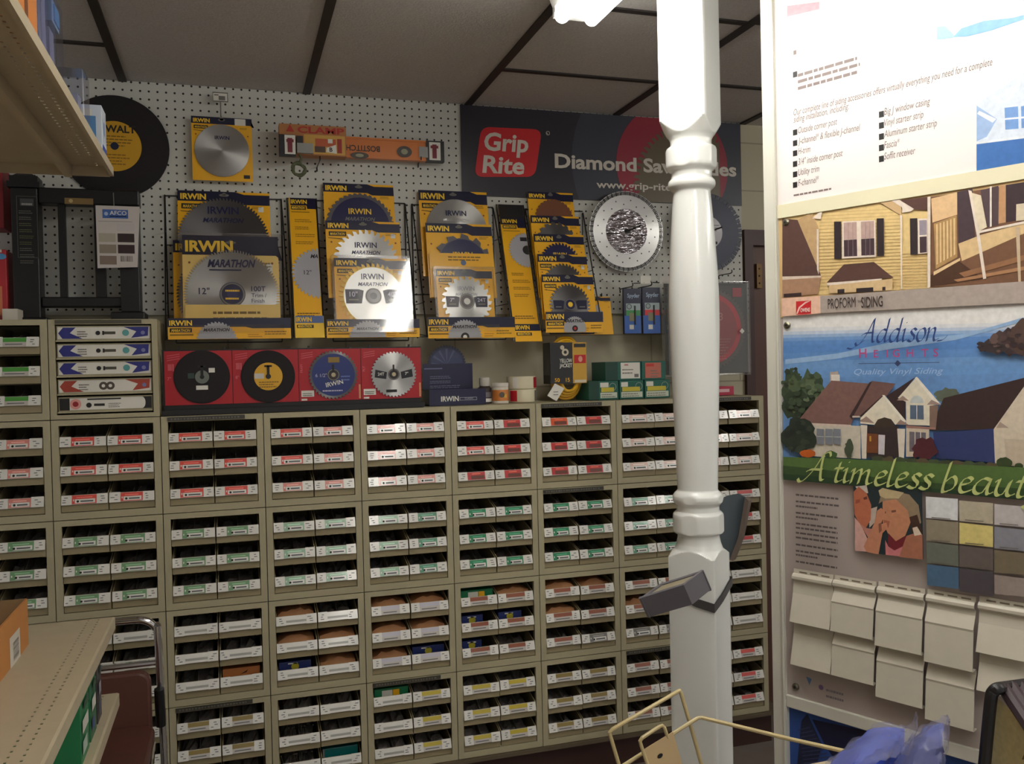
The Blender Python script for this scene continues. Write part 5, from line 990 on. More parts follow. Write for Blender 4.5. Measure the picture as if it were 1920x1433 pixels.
# upper white board
vT = pf.px(1468, 388)[1]
ub = board('upper_poster', t, vT, ZC-.02, .006, (236, 228, 225))
D0 = .0064; mb = MB(); ink = C((126, 112, 108), .5)
s3 = 480/1720
def P3(x, y): return pf.px(1440+x*s3, y*s3, D0)
def line3(txt, x, y, xe, h=.0155):
    a = P3(x, y); b = P3(xe, y-(xe-x)*.145); pf.text(mb, txt, a[0], a[1], h, D0, ink, shear=.22, fit=b[0]-a[0])
line3('Our complete line of siding accessories offers virtually everything you need for a complete', 172, 778, 1510)
line3('siding installation, including:', 172, 826, 545)
for txt, y, xe in (('Outside corner post', 890, 465), ('J-channel* & flexible J-channel', 962, 620), ('H-trim', 1030, 285), ('3/4" inside corner post', 1102, 502), ('Utility trim', 1172, 345), ('F-channel*', 1243, 342)): line3(txt, 203, y+8, xe); a = P3(182, y); pf.rect(mb, a[0]-.0055, a[0]+.0055, a[1]-.0065, a[1]+.0065, D0, DARK)
for txt, y, xe in (('Big J window casing', 768, 1090), ('Vinyl starter strip', 843, 1045), ('Aluminum starter strip', 918, 1135), ('Fascia*', 993, 885), ('Soffit receiver', 1068, 990)): line3(txt, 780, y+6, xe); a = P3(762, y); pf.rect(mb, a[0]-.0055, a[0]+.0055, a[1]-.0065, a[1]+.0065, D0, DARK)
a = P3(172, 1308); bars(pf, mb, a[0], P3(425, 1272)[0], a[1], 1, .01, .004, D0, ink, 0)
for k, y in enumerate((497, 540, 585)): a = P3(200, y); bars(pf, mb, a[0], P3(600+20*(k == 1), y)[0], a[1], 1, .01, .007, D0, ink, 0)
a = P3(182, 500); pf.rect(mb, a[0]-.0055, a[0]+.0055, a[1]-.0065, a[1]+.0065, D0, DARK); a = P3(180, 353); pf.rect(mb, a[0]-.004, a[0]+.004, a[1]-.005, a[1]+.005, D0, ink)
mb.build('lettering', ub)
mb = MB(); art(pf, mb, 1440, 0, s3, [((226, 150, 160), [(128, 40), (345, 0), (345, 62), (128, 112)]), ((228, 216, 212), [(128, 40), (200, 20), (345, -10), (345, 12)]),
    ((150, 190, 226), [(1135, 180), (1190, 175), (1250, 235), (1240, 255), (1135, 268)]), ((120, 176, 222), [(1240, 250), (1300, 190), (1450, 140), (1640, 120), (1720, 100), (1720, 130), (1500, 205), (1340, 245)]), ((220, 230, 240), [(1150, 0), (1720, -60), (1720, 90), (1600, 110), (1400, 120), (1190, 165)]),
    ((206, 216, 230), [(1402, 660), (1760, 440), (1760, 940), (1402, 965)]), ((150, 176, 214), [(1402, 710), (1402, 950), (1470, 920), (1540, 800)]), ((226, 230, 236), [(1402, 660), (1720, 460), (1720, 490), (1402, 700)]), ((226, 230, 236), [(1420, 745), (1535, 800), (1510, 825), (1405, 765)]),
    ((110, 150, 206), [(1590, 725), (1680, 715), (1684, 865), (1595, 872)]), ((110, 150, 206), [(1700, 715), (1760, 705), (1760, 855), (1704, 862)]), ((226, 230, 236), [(1590, 795), (1760, 780), (1760, 792), (1590, 806)]), ((60, 110, 176), [(1402, 965), (1760, 920), (1760, 1105), (1402, 1160)]), ((216, 222, 232), [(1402, 955), (1760, 905), (1760, 925), (1402, 970)])], D0); mb.build('poster_print', ub)
mb = MB(); b0 = pf.px(1468, 400)[1]; pf.slab(mb, -.004, UR, b0-.012, vT+.004, -.004, .009, C((226, 220, 190), .35)); mb.build('trim_strip', t)
# middle board
vM0 = pf.px(1468, 596)[1]; mbd = board('middle_poster', t, vM0, b0-.010, .0045, (216, 184, 132))
D0 = .005; z4 = (1440, 350, .25); I = []
SID = (224, 196, 138); BRN = (92, 66, 60); WT = (228, 214, 200); DKB = (52, 44, 48)
I += [(SID, [(112, 220), (1215, 76), (1215, 760), (112, 830)])]
for k in range(24): y = 190+k*25; I.append(((200, 168, 112), [(385, y+4), (1000, y-26), (1000, y-22), (385, y+9)]))
for k in range(12): y = 500+k*22; I.append(((200, 168, 112), [(1015, y), (1205, y-6), (1205, y-2), (1015, y+5)]))
I += [((190, 158, 116), [(225, 250), (330, 195), (380, 300), (375, 640)]), (BRN, [(112, 240), (225, 250), (390, 640), (402, 672), (112, 682)]), ((168, 130, 104), [(112, 690), (402, 672), (378, 805), (112, 832)]), ((214, 196, 180), [(112, 675), (402, 668), (402, 682), (112, 700)]), ((60, 46, 46), [(122, 805), (255, 795), (255, 822), (122, 832)])]
I += [((204, 172, 128), [(845, 122), (1000, 100), (1005, 218)]), (WT, [(335, 240), (400, 182), (412, 186), (398, 245)]), (BRN, [(985, 105), (1200, 78), (1200, 178), (1090, 172)]), (WT, [(930, 105), (985, 98), (1100, 168), (1075, 188), (1010, 196), (1012, 160)]), (WT, [(995, 215), (1010, 215), (1010, 770), (1000, 770)]), (WT, [(370, 320), (385, 320), (385, 660), (372, 620)])]
I += [(DKB, [(500, 263), (553, 262), (555, 543), (502, 545)]), (DKB, [(820, 240), (873, 238), (875, 520), (822, 522)]), (WT, [(562, 262), (810, 252), (814, 527), (560, 540)]), ((186, 158, 150), [(572, 272), (670, 266), (672, 395), (574, 400)]), ((72, 56, 64), [(574, 402), (672, 396), (674, 522), (576, 526)]), ((186, 158, 150), [(702, 264), (800, 258), (802, 386), (704, 392)]), ((72, 56, 64), [(704, 394), (802, 388), (804, 514), (706, 518)])]
for x in (606, 640, 736, 768): I.append(((150, 130, 130), [(x, 270), (x+3, 270), (x+4, 520), (x+1, 520)]))
I += [(DKB, [(1070, 240), (1125, 238), (1127, 510), (1074, 512)]), (WT, [(1128, 242), (1200, 240), (1200, 500), (1130, 505)]), ((150, 140, 150), [(1140, 255), (1196, 252), (1196, 362), (1142, 366)]), ((72, 56, 64), [(1143, 378), (1196, 374), (1196, 494), (1145, 498)])]
I += [(BRN, [(445, 722), (575, 585), (800, 566), (947, 684), (860, 692)]), (WT, [(445, 724), (860, 690), (862, 706), (450, 742)]), ((214, 184, 140), [(465, 742), (940, 692), (940, 778), (465, 800)]), (DKB, [(528, 772), (580, 768), (580, 800), (528, 803)]), (DKB, [(668, 764), (796, 756), (796, 788), (668, 794)]), (DKB, [(864, 754), (888, 752), (888, 778), (864, 780)])]
I += [((120, 86, 66), [(1222, 80), (1980, -30), (1980, 715), (1222, 756)]), ((222, 186, 142), [(1230, 92), (1425, 45), (1425, 212), (1240, 272)]), ((74, 60, 66), [(1425, 42), (1540, 15), (1560, 395), (1435, 425)]), ((84, 68, 74), [(1600, 30), (1735, -5), (1735, 290), (1650, 310)]), ((190, 146, 106), [(1740, 0), (1790, -10), (1790, 270), (1735, 280)]), ((60, 48, 54), [(1790, -10), (1980, -40), (1980, 240), (1790, 270)]), ((216, 186, 140), [(1435, 430), (1600, 365), (1980, 260), (1980, 330), (1460, 560)]), ((176, 140, 92), [(1250, 280), (1422, 215), (1428, 530), (1265, 622)])]
for k in range(6): x = 1268+k*26; I.append(((218, 188, 140), [(x, 285-k*9), (x+13, 282-k*9), (x+15, 580-k*14), (x+2, 588-k*14)]))
I += [((80, 56, 44), [(1228, 665), (1440, 560), (1620, 690), (1228, 750)]), ((150, 108, 78), [(1440, 650), (1980, 500), (1980, 540), (1480, 680)]), ((168, 124, 90), [(1400, 700), (1980, 590), (1980, 620), (1430, 715)]), ((226, 196, 150), [(1250, 640), (1450, 535), (1450, 555), (1250, 668)]), (WT, [(1510, 28), (1535, 35), (1590, 320), (1645, 690), (1622, 696), (1570, 350)]), ((220, 206, 180), [(1535, 48), (1605, 68), (1650, 305), (1588, 338)]), (WT, [(1585, 335), (1980, 250), (1980, 268), (1590, 352)]), ((200, 178, 150), [(1865, 310), (1895, 305), (1905, 715), (1885, 718)]), ((210, 196, 170), [(1870, 135), (1980, 120), (1980, 250), (1868, 260)]), ((226, 216, 206), [(1672, 0), (1686, 0), (1686, 300), (1672, 305)]), (WT, [(1205, 80), (1228, 77), (1226, 757), (1206, 760)])]
I += [((172, 160, 152), [(402, 822), (1980, 708), (1980, 872), (402, 950)]), ((232, 190, 166), [(112, 838), (402, 820), (404, 952), (112, 975)]), ((206, 44, 50), [(220, 862), (333, 855), (333, 952), (220, 960)]), ((240, 200, 190), [(222, 955), (240, 905), (290, 865), (318, 858), (330, 857), (290, 878), (250, 912), (232, 955)])]
mb = MB(); art(pf, mb, *z4, I, D0); mb.build('poster_print', mbd)
mb = MB(); q = lambda x, y: pf.px(1440+x*.25, 350+y*.25, .012)
pf.text(mb, 'PROFORM', *q(450, 918), .0235, .0125, C((60, 48, 46), .5), fit=q(658, 910)[0]-q(450, 918)[0]); pf.text(mb, 'TM', *q(672, 872), .005, .0125, C((60, 48, 46), .5)); pf.text(mb, 'SIDING', *q(700, 909), .0235, .0125, C((60, 48, 46), .5), bold=.01, fit=q(862, 903)[0]-q(700, 909)[0])
pf.text(mb, 'OWENS', *q(244, 942), .009, .0125, WHITE, bold=.02, fit=.024); pf.text(mb, 'CORNING', *q(222, 966), .005, .0125, C((206, 44, 50), .4), bold=.02, fit=.034); mb.build('lettering', mbd)
# lower poster
vL0 = pf.px(1484, 1306)[1]; lbd = board('lower_poster', t, vL0, vM0-.001, .0045, (178, 166, 160))
D0 = .005; z5 = (1440, 580, .2512); I = []
sky = [(228, 226, 224), (216, 218, 222), (190, 202, 220), (150, 178, 214), (116, 154, 206), (96, 140, 200), (90, 136, 198), (98, 142, 200), (110, 152, 204), (106, 150, 204), (104, 146, 200), (102, 144, 198)]
ys = [46, 140, 168, 192, 215, 240, 270, 330, 390, 450, 520, 620, 1110]
for k, c in enumerate(sky): I.append((c, [(113, ys[k]), (1980, ys[k]-(95 if k == 0 else 45)), (1980, ys[k+1]-45+(100 if k == 11 else 0)), (113, ys[k+1])]))
I.append(((150, 182, 218), [(130, 375), (520, 330), (900, 250), (1500, 180), (1911, 60), (1911, 90), (1400, 230), (900, 300), (500, 372), (130, 410)]))
def blob(cx, cy, rx, ry, col, seed, n=22, j=.22):
    random.seed(seed); return (col, [(cx+rx*math.cos(2*math.pi*k/n)*(1+random.uniform(-j, j)), cy+ry*math.sin(2*math.pi*k/n)*(1+random.uniform(-j, j))) for k in range(n)])
def foliage(cx, cy, rx, ry, cols, seed, n):
    random.seed(seed); out = []
    for k in range(n):
        a = random.uniform(0, 6.283); q = math.sqrt(random.random()); out.append((cx+rx*q*math.cos(a), cy+ry*q*math.sin(a), random.uniform(.16, .3)))
    return [blob(x, y, min(rx, ry)*f, min(rx, ry)*f*.8, cols[k % len(cols)], seed*50+k, 9, .3) for k, (x, y, f) in enumerate(out)]
I += [blob(180, 620, 75, 190, (62, 78, 58), 1), blob(310, 620, 110, 150, (74, 92, 70), 2), blob(230, 720, 120, 110, (52, 66, 50), 3), blob(190, 560, 40, 60, (84, 98, 70), 9), blob(330, 560, 60, 60, (92, 108, 80), 8), blob(1340, 640, 90, 50, (96, 104, 90), 4)]
I += foliage(190, 600, 75, 190, ((70, 86, 62), (48, 60, 46), (92, 104, 76)), 31, 22)+foliage(320, 610, 105, 150, ((78, 96, 72), (58, 72, 56), (104, 118, 90)), 32, 22)+foliage(240, 740, 110, 90, ((46, 58, 46), (66, 80, 60)), 33, 14)
I += [((206, 198, 182), [(300, 860), (700, 870), (700, 1115), (300, 1095)]), ((176, 160, 150), [(470, 470), (530, 462), (545, 535), (470, 540)]), ((222, 214, 204), [(478, 488), (543, 488), (545, 535), (480, 532)]), ((128, 96, 90), [(235, 828), (480, 532), (775, 556), (700, 690), (625, 868), (280, 846)]), ((214, 196, 182), [(270, 846), (625, 862), (640, 878), (310, 866)]), ((118, 88, 84), [(640, 795), (780, 535), (960, 555), (900, 640), (715, 800)]), ((64, 48, 50), [(615, 800), (765, 545), (785, 540), (650, 790), (640, 825)]), ((214, 200, 186), [(638, 795), (700, 795), (700, 808), (638, 808)])]
I += [((60, 46, 46), [(1210, 905), (1320, 662), (1925, 510), (1980, 500), (1980, 560), (1700, 895)]), ((50, 62, 110), [(1240, 920), (1690, 890), (1702, 1145), (1260, 1110)]), ((212, 198, 178), [(1692, 895), (1930, 560), (1980, 560), (1980, 1190), (1702, 1150)]), ((196, 180, 160), [(1770, 965), (1980, 975), (1980, 1180), (1790, 1165)]), ((170, 150, 136), [(1710, 885), (1740, 840), (1805, 885)])]
I += [((60, 46, 48), [(895, 645), (1112, 503), (985, 660), (1035, 690), (1030, 850), (960, 760)]), ((224, 216, 196), [(978, 662), (1113, 510), (1268, 712), (1218, 720), (1215, 868), (1040, 862), (1038, 690)]), ((234, 226, 212), [(1105, 512), (1120, 503), (1300, 712), (1262, 712)]), ((160, 136, 126), [(970, 680), (1015, 645), (1060, 682)]), ((160, 136, 126), [(1195, 712), (1230, 675), (1305, 712)]), ((132, 108, 96), [(1215, 720), (1280, 715), (1262, 890), (1215, 880)])]
I += [((196, 202, 200), [(1068+52+50*math.cos(a*.26), 700-56*math.sin(a*.26)) for a in range(13)]), ((88, 104, 126), [(1070, 715), (1170, 717), (1172, 822), (1070, 818)]), (WT, [(1117, 715), (1123, 715), (1123, 822), (1117, 822)]), ((206, 192, 172), [(1040, 882), (1212, 892), (1212, 1100), (1040, 1100)]), ((110, 104, 112), [(1065, 912), (1188, 920), (1188, 1062), (1065, 1062)]), (WT, [(1104, 912), (1110, 912), (1110, 1062), (1104, 1062)]), (WT, [(1146, 915), (1152, 915), (1152, 1062), (1146, 1062)]), ((160, 120, 110), [(1040, 865), (1262, 882), (1262, 898), (1040, 886)])]
I += [((54, 42, 44), [(690, 800), (870, 640), (880, 650), (740, 800)]), ((58, 48, 50), [(745, 870), (985, 870), (985, 1105), (745, 1105)]), ((226, 218, 198), [(700, 812), (872, 645), (1040, 842), (960, 862), (930, 820), (880, 806), (830, 822), (805, 862), (700, 852)]), ((236, 228, 214), [(862, 640), (880, 640), (1045, 838), (1020, 842)]), ((66, 56, 48), [(805, 862), (830, 822), (880, 806), (930, 820), (955, 862), (950, 880), (805, 880)]), ((160, 136, 126), [(690, 836), (745, 798), (805, 850)]), ((160, 136, 126), [(965, 860), (1000, 822), (1060, 862)]),
      ((222, 212, 196), [(703, 862), (752, 865), (745, 1115), (712, 1112)]), ((222, 212, 196), [(975, 890), (1035, 892), (1025, 1125), (990, 1122)]), ((120, 70, 44), [(750, 925), (832, 930), (830, 1072), (745, 1070)]), ((206, 200, 206), [(835, 935), (885, 938), (880, 1085), (835, 1080)]), ((200, 150, 60), [(768, 945), (782, 945), (782, 985), (768, 985)])]
for x in (375, 440, 500): I.append(((126, 130, 140), [(x, 890), (x+54, 894), (x+54, 1012), (x, 1002)]))
I += [((190, 194, 190), [(375, 945), (555, 950), (555, 955), (375, 950)]), blob(240, 950, 125, 125, (44, 54, 46), 5), *foliage(240, 950, 110, 110, ((36, 46, 40), (58, 68, 56)), 34, 16), blob(618, 1040, 30, 70, (70, 82, 66), 6), blob(310, 1075, 60, 30, (196, 96, 36), 7, 16, .1), blob(485, 1085, 45, 30, (70, 96, 56), 10, 16, .1), blob(1180, 1040, 95, 80, (84, 40, 48), 11), blob(1775, 1145, 62, 42, (56, 72, 44), 12, 18, .08), blob(1885, 1170, 34, 24, (56, 72, 44), 13, 16, .08)]
for k in range(11): I.append(blob(830+k*85, 1115+k*5, 48, 24, ((66, 74, 56), (92, 80, 62), (72, 84, 60))[k % 3], 20+k, 12, .2))
I += [((86, 114, 62), [(130, 1100), (500, 1110), (1000, 1135), (1980, 1182), (1980, 1425), (132, 1270)]), ((60, 84, 50), [(130, 1165), (400, 1190), (700, 1230), (900, 1270), (1500, 1310), (1980, 1340), (1980, 1425), (132, 1270)]), ((44, 70, 48), [(130, 1225), (600, 1265), (1500, 1360), (1980, 1400), (1980, 1425), (132, 1270)])]
I += [blob(1860, 240, 150, 105, (76, 60, 62), 14, 26, .25), blob(1690, 280, 95, 50, (62, 54, 56), 15, 20, .3), blob(1600, 262, 30, 16, (62, 54, 56), 16, 10, .3), blob(1930, 210, 110, 120, (84, 66, 60), 17)]+foliage(1830, 240, 150, 100, ((84, 66, 66), (60, 48, 52), (104, 84, 80)), 35, 20)+foliage(1680, 275, 95, 40, ((58, 50, 54), (76, 66, 70)), 36, 10)
z6 = .25
mb = MB(); art(pf, mb, *z5, I, D0); mb.build('poster_print', lbd)
D1 = D0+.00006*len(I)+.0002; 
# small photograph on the poster: two people, one holding her hands to her mouth
J = [((38, 54, 60), [(640, 285), (1155, 320), (1165, 840), (655, 772)]), ((196, 180, 168), [(760, 460), (820, 440), (800, 560), (760, 600)]), ((206, 196, 186), [(655, 290), (740, 280), (752, 340), (690, 340)]), ((190, 112, 84), [(642, 330), (680, 290), (740, 340), (775, 430), (770, 540), (735, 600), (690, 580), (650, 500)]), ((110, 60, 50), [(715, 375), (742, 362), (745, 385), (720, 390)]), ((160, 84, 64), [(660, 390), (690, 385), (690, 410), (655, 420)]), ((214, 170, 160), [(650, 520), (700, 580), (745, 680), (740, 780), (655, 772)]), ((190, 130, 116), [(690, 570), (735, 600), (790, 610), (750, 670)])]
J += [((150, 130, 106), [(830, 420), (850, 345), (930, 320), (1060, 350), (1130, 430), (1150, 560), (1120, 600), (1060, 520), (960, 400), (860, 400)]), ((200, 180, 140), [(840, 360), (830, 320), (860, 300), (900, 310), (1020, 335), (980, 380), (880, 380)]), ((70, 48, 42), [(1060, 520), (1120, 500), (1155, 620), (1150, 660), (1080, 640)]), ((196, 136, 104), [(860, 400), (960, 385), (1050, 470), (1070, 560), (1030, 660), (960, 700), (900, 640), (862, 560)]), ((120, 76, 62), [(925, 470), (960, 465), (962, 480), (930, 486)]), ((120, 76, 62), [(862, 482), (885, 476), (886, 490), (864, 494)]), ((170, 100, 78), [(868, 540), (915, 550), (905, 600), (870, 590)]), ((200, 136, 106), [(800, 560), (820, 470), (850, 450), (880, 480), (850, 570), (890, 560), (900, 600), (860, 640), (830, 800), (740, 780), (720, 740)]), ((150, 96, 76), [(830, 570), (850, 560), (856, 620), (834, 640)]), ((120, 40, 50), [(905, 640), (960, 700), (1040, 660), (1010, 760), (940, 780), (900, 720)]), ((206, 126, 130), [(880, 690), (905, 740), (950, 770), (1010, 740), (1000, 815), (885, 802)]), ((176, 116, 92), [(1040, 660), (1100, 640), (1160, 650), (1163, 838), (985, 818)]), ((226, 206, 186), [(1085, 600), (1120, 590), (1155, 650), (1100, 660)])]
for col, pts in (((224, 226, 228), [(1185, 365), (1425, 382), (1425, 545), (1187, 525)]), ((190, 180, 158), [(1437, 395), (1690, 415), (1690, 572), (1437, 548)]), ((196, 190, 190), [(1700, 420), (1980, 445), (1980, 600), (1700, 575)]), ((150, 140, 120), [(1188, 535), (1430, 558), (1430, 722), (1190, 695)]), ((220, 204, 130), [(1437, 560), (1690, 588), (1690, 745), (1437, 718)]), ((142, 142, 152), [(1700, 590), (1980, 620), (1980, 780), (1700, 752)]), ((112, 116, 106), [(1192, 705), (1430, 732), (1432, 888), (1194, 862)]), ((106, 96, 92), [(1437, 732), (1690, 760), (1690, 918), (1437, 890)]), ((124, 112, 92), [(1700, 765), (1980, 795), (1980, 955), (1700, 935)]), ((82, 112, 142), [(1195, 872), (1432, 898), (1435, 1058), (1198, 1030)]), ((84, 78, 84), [(1437, 900), (1690, 930), (1692, 1112), (1440, 1075)]), ((160, 146, 140), [(1700, 950), (1980, 985), (1980, 1120), (1702, 1095)])): J.append((col, pts))
for x, y in ((1230, 522), (1480, 540), (1740, 568), (1230, 692), (1480, 714), (1740, 745), (1230, 858), (1480, 882)): J.append(((110, 104, 98), [(x, y-4), (x+140, y+8), (x+140, y+13), (x, y+2)]))
mb = MB(); art(pf, mb, 1440, 840, .25, J, D1); mb.build('poster_print', lbd)
mb = MB(); ik = C((96, 86, 86), .5); D2 = D1+.004
for k, y in enumerate((345, 395, 430, 480, 512, 560, 592, 630, 665, 718, 765, 795, 845)):
    a = pf.px(1440+.25*205, 840+.25*y, D2); b = pf.px(1440+.25*(530 if k not in (2, 4, 11) else (370, 0, 300)[0]), 840+.25*y, D2); bars(pf, mb, a[0], b[0], a[1], 1, .01, .0042, D2-.002, ik, .05)
# calligraphy
GL = {'a': ([[(.75, .92), (.45, 1.0), (.12, .6), (.08, .2), (.25, 0), (.5, .15), (.74, .85)], [(.77, .95), (.68, .3), (.75, .02), (.98, .2)]], 1.0),
      'd': ([[(.75, .92), (.45, 1.0), (.12, .6), (.08, .2), (.25, 0), (.5, .15), (.72, .7)], [(.86, 1.85), (.80, 1.3), (.68, .3), (.75, .02), (.98, .2)]], 1.0),
      'i': ([[(-.02, .8), (.16, .98), (.1, .3), (.18, .02), (.42, .2)], [(.2, 1.42), (.28, 1.5)]], .45), 's': ([[(.62, .85), (.42, 1.0), (.22, .85), (.3, .62), (.5, .4), (.46, .1), (.25, 0), (.02, .12)]], .62),
      'o': ([[(.5, 1.0), (.2, .8), (.08, .35), (.25, 0), (.5, .1), (.68, .5), (.62, .9), (.5, 1.0)]], .78), 'n': ([[(-.02, .8), (.15, .98), (.06, .0)], [(.1, .5), (.4, .95), (.6, .9), (.56, .3), (.66, .02), (.95, .2)]], .98),
      't': ([[(.24, 1.4), (.1, .25), (.22, 0), (.5, .2)], [(-.04, .96), (.45, 1.0)]], .5), 'm': ([[(-.02, .8), (.15, .98), (.06, 0)], [(.1, .5), (.4, .95), (.56, .9), (.48, 0)], [(.52, .5), (.82, .95), (.98, .9), (.94, .3), (1.02, .02), (1.3, .2)]], 1.35),
      'e': ([[(.1, .48), (.42, .6), (.6, .84), (.42, 1), (.15, .75), (.08, .25), (.25, 0), (.66, .22)]], .68), 'l': ([[(.24, 1.9), (.1, .25), (.2, 0), (.44, .2)]], .45),
      'b': ([[(.24, 1.9), (.06, .1), (.3, 0), (.6, .3), (.64, .75), (.45, .98), (.14, .6)]], .8), 'u': ([[(-.02, .8), (.16, .98), (.08, .3), (.2, 0), (.45, .2), (.64, .9)], [(.68, .98), (.58, .25), (.7, .02), (.95, .2)]], .98),
      'A': ([[(-.55, .0), (-.4, -.22), (-.1, .0), (.35, .75), (.75, 1.75), (.82, 1.9)], [(.82, 1.9), (.78, 1.0), (.84, .12), (1.02, .05)], [(-.1, .55), (.2, .75), (.85, .78)]], 1.15), 'y': ([[(-.02, .8), (.16, .98), (.08, .3), (.2, 0), (.45, .2), (.64, .9)], [(.68, .98), (.5, -.3), (.2, -.7), (-.1, -.5)]], .85), ' ': ([], .5)}
def calli(txt, x0, y0, x1, y1, xh, d, mt, nib, swash=()):
    a = pf.px(x0, y0, d); b = pf.px(x1, y1, d); tot = sum(GL[c][1] for c in txt); k = (b[0]-a[0])/tot; x = 0; sl = (b[1]-a[1])/(b[0]-a[0])
    for i, ch in enumerate(txt):
        for st in GL[ch][0]:
            pts = [(a[0]+(x+u+v*.16)*k, a[1]+v*xh+(x+u)*k*sl) for u, v in st]; pf.stroke(mb, pts, nib, d+.00003*i, mt)
        x += GL[ch][1]
    for st in swash: pf.stroke(mb, [pf.px(q[0], q[1], d) for q in st], nib*.8, d, mt)
s5 = .2512; z = lambda x, y: (1440+x*s5, 580+y*s5)
calli('Addison', *z(700, 250), *z(1275, 236), .027, D2, C((44, 68, 126), .4), .0056, swash=([z(1262, 236), z(1305, 228), z(1340, 195)], [z(720, 232), z(660, 275), z(620, 296), z(590, 290)]))
for k, ch in enumerate('HEIGHTS'):
    x = (680, 790, 885, 930, 1035, 1145, 1235)[k]; a = pf.px(*z(x, (362, 360, 359, 357, 356, 355, 353)[k]), D2); pf.text(mb, ch, a[0], a[1], .020 if k == 0 else .0165, D2, C((176, 76, 130), .4), bold=.015, w=1.0)
a = pf.px(*z(675, 408), D2); b = pf.px(*z(1280, 400), D2); pf.poly(mb, [a, b, (b[0], b[1]+.0012), (a[0], a[1]+.0012)], D2, C((60, 70, 110), .4)); c = pf.px(*z(968, 404), D2); pf.poly(mb, [(c[0]-.007, c[1]), (c[0], c[1]-.007), (c[0]+.007, c[1]), (c[0], c[1]+.007)], D2+.0001, C((60, 70, 110), .4))
a = pf.px(*z(642, 488), D2); b = pf.px(*z(1310, 484), D2); pf.text(mb, 'Quality Vinyl Siding', a[0], a[1], .013, D2, C((164, 190, 222), .4), shear=.3, fit=b[0]-a[0])
calli('A timeless beauty', 1512, 899, 1962, 937, .0315, D2, C((196, 204, 132), .4), .0085, swash=([(1545, 852), (1556, 848), (1558, 856)],))
a = pf.px(1440+.2673*268, 1050+.2673*850, D2); pf.poly(mb, [(a[0], a[1]+.01), (a[0]+.014, a[1]+.008), (a[0]+.008, a[1]-.008)], D2, C((70, 96, 130), .5)); a = pf.px(1440+.2673*372, 1050+.2673*895, D2); pf.disc(mb, *a, .006, D2, C((90, 70, 100), .5), 12); bars(pf, mb, a[0]+.012, a[0]+.06, a[1], 2, .014, .005, D2, C((110, 100, 104), .5), .2)
mb.build('lettering', lbd)
mb = MB(); v1 = pf.px(1484, 1302)[1]; v0 = pf.px(1484, 1325)[1]; pf.slab(mb, -.004, UR, v0, v1, -.006, .011, FRM); mb.build('bottom_rail', t, bevel=.002)
mb = MB(); pf.slab(mb, -.004, UR, ZC-.05, ZC-.012, -.02, .009, FRM); mb.build('top_rail', t, bevel=.002)
for x, y in ((1474, 417), (1476, 610), (1492, 1288)):
    mb = MB(); a = pf.px(x, y, .006); a = (max(a[0], .008), a[1]); mb.lathe(pf.P(a[0], a[1], .004), [(.0085, 0), (.0085, .004), (.005, .007)], mat('rivet', (120, 116, 100), .3, .8), 16, PN_); mb.lathe(pf.P(a[0], a[1], .0112), [(.003, 0), (.002, .0005)], DARK, 8, PN_); mb.build('rivet', t)
# vinyl siding samples, five columns of two courses
z7 = (1440, 1050, .2673); VS = mat('vinyl_siding', (206, 200, 184), .38, coat=.1, noise=.05, nscale=50)
for i, (xl, xr, yt, ym, ybm, dutch) in enumerate(((160, 438, 66, 437, 735, 0), (445, 740, 112, 502, 810, 1), (755, 1082, 158, 602, 962, 1), (1100, 1440, 212, 716, 1118, 1), (1465, 1810, 262, 650, 918, 0))):
    u0 = pf.px(z7[0]+xl*z7[2], z7[1]+yt*z7[2], .02)[0]; u1 = pf.px(z7[0]+xr*z7[2], z7[1]+(yt+60)*z7[2], .02)[0]
    vt = pf.px(z7[0]+xl*z7[2], z7[1]+yt*z7[2], .02)[1]; vm = pf.px(z7[0]+xl*z7[2], z7[1]+ym*z7[2], .03)[1]; vb = pf.px(z7[0]+xl*z7[2], z7[1]+ybm*z7[2], .03)[1]
    P_ = [(vt, .007), (vt-.010, .008), (vt-.011, .013), (vt-.016, .017), (vt-.022, .017), (vt-.026, .012), (vt-.028, .009)]
    for a, b in ((vt-.028, vm), (vm, vb)):
        h = a-b
        if dutch: P_ += [(a-h*.08, .011), (a-h*.30, .023), (a-h*.34, .022), (b+.001, .030)]
        else: P_ += [(a-h*.3, .013), (b+.001, .030)]
        P_ += [(b, .029), (b+.002, .012), (b-.001, .010)]
    mb = MB(); fr_ = [pf.P(u0, v, d) for v, d in P_]; n2 = len(P_)
    bk = [pf.P(u1, v, d) for v, d in P_]
    mb.add(fr_+bk, [(k, k+1, n2+k+1, n2+k) for k in range(n2-1)], VS, False)
    bq = [pf.P(u0, v, d-.0016) for v, d in P_]; bq2 = [pf.P(u1, v, d-.0016) for v, d in P_]; mb.add(bq+bq2, [(k, n2+k, n2+k+1, k+1) for k in range(n2-1)], VS, False)
    for L, M in ((fr_, bq), (bk, bq2)): mb.add(L+M, [(k, k+1, n2+k+1, n2+k) for k in range(n2-1)], VS)
    for q in range(3):
        a = u0+(u1-u0)*(.15+.28*q); pf.rect(mb, a, a+(u1-u0)*.2, vt-.0075, vt-.0045, .0085, C((120, 108, 94), .5))
    mb.build('siding_sample', t)
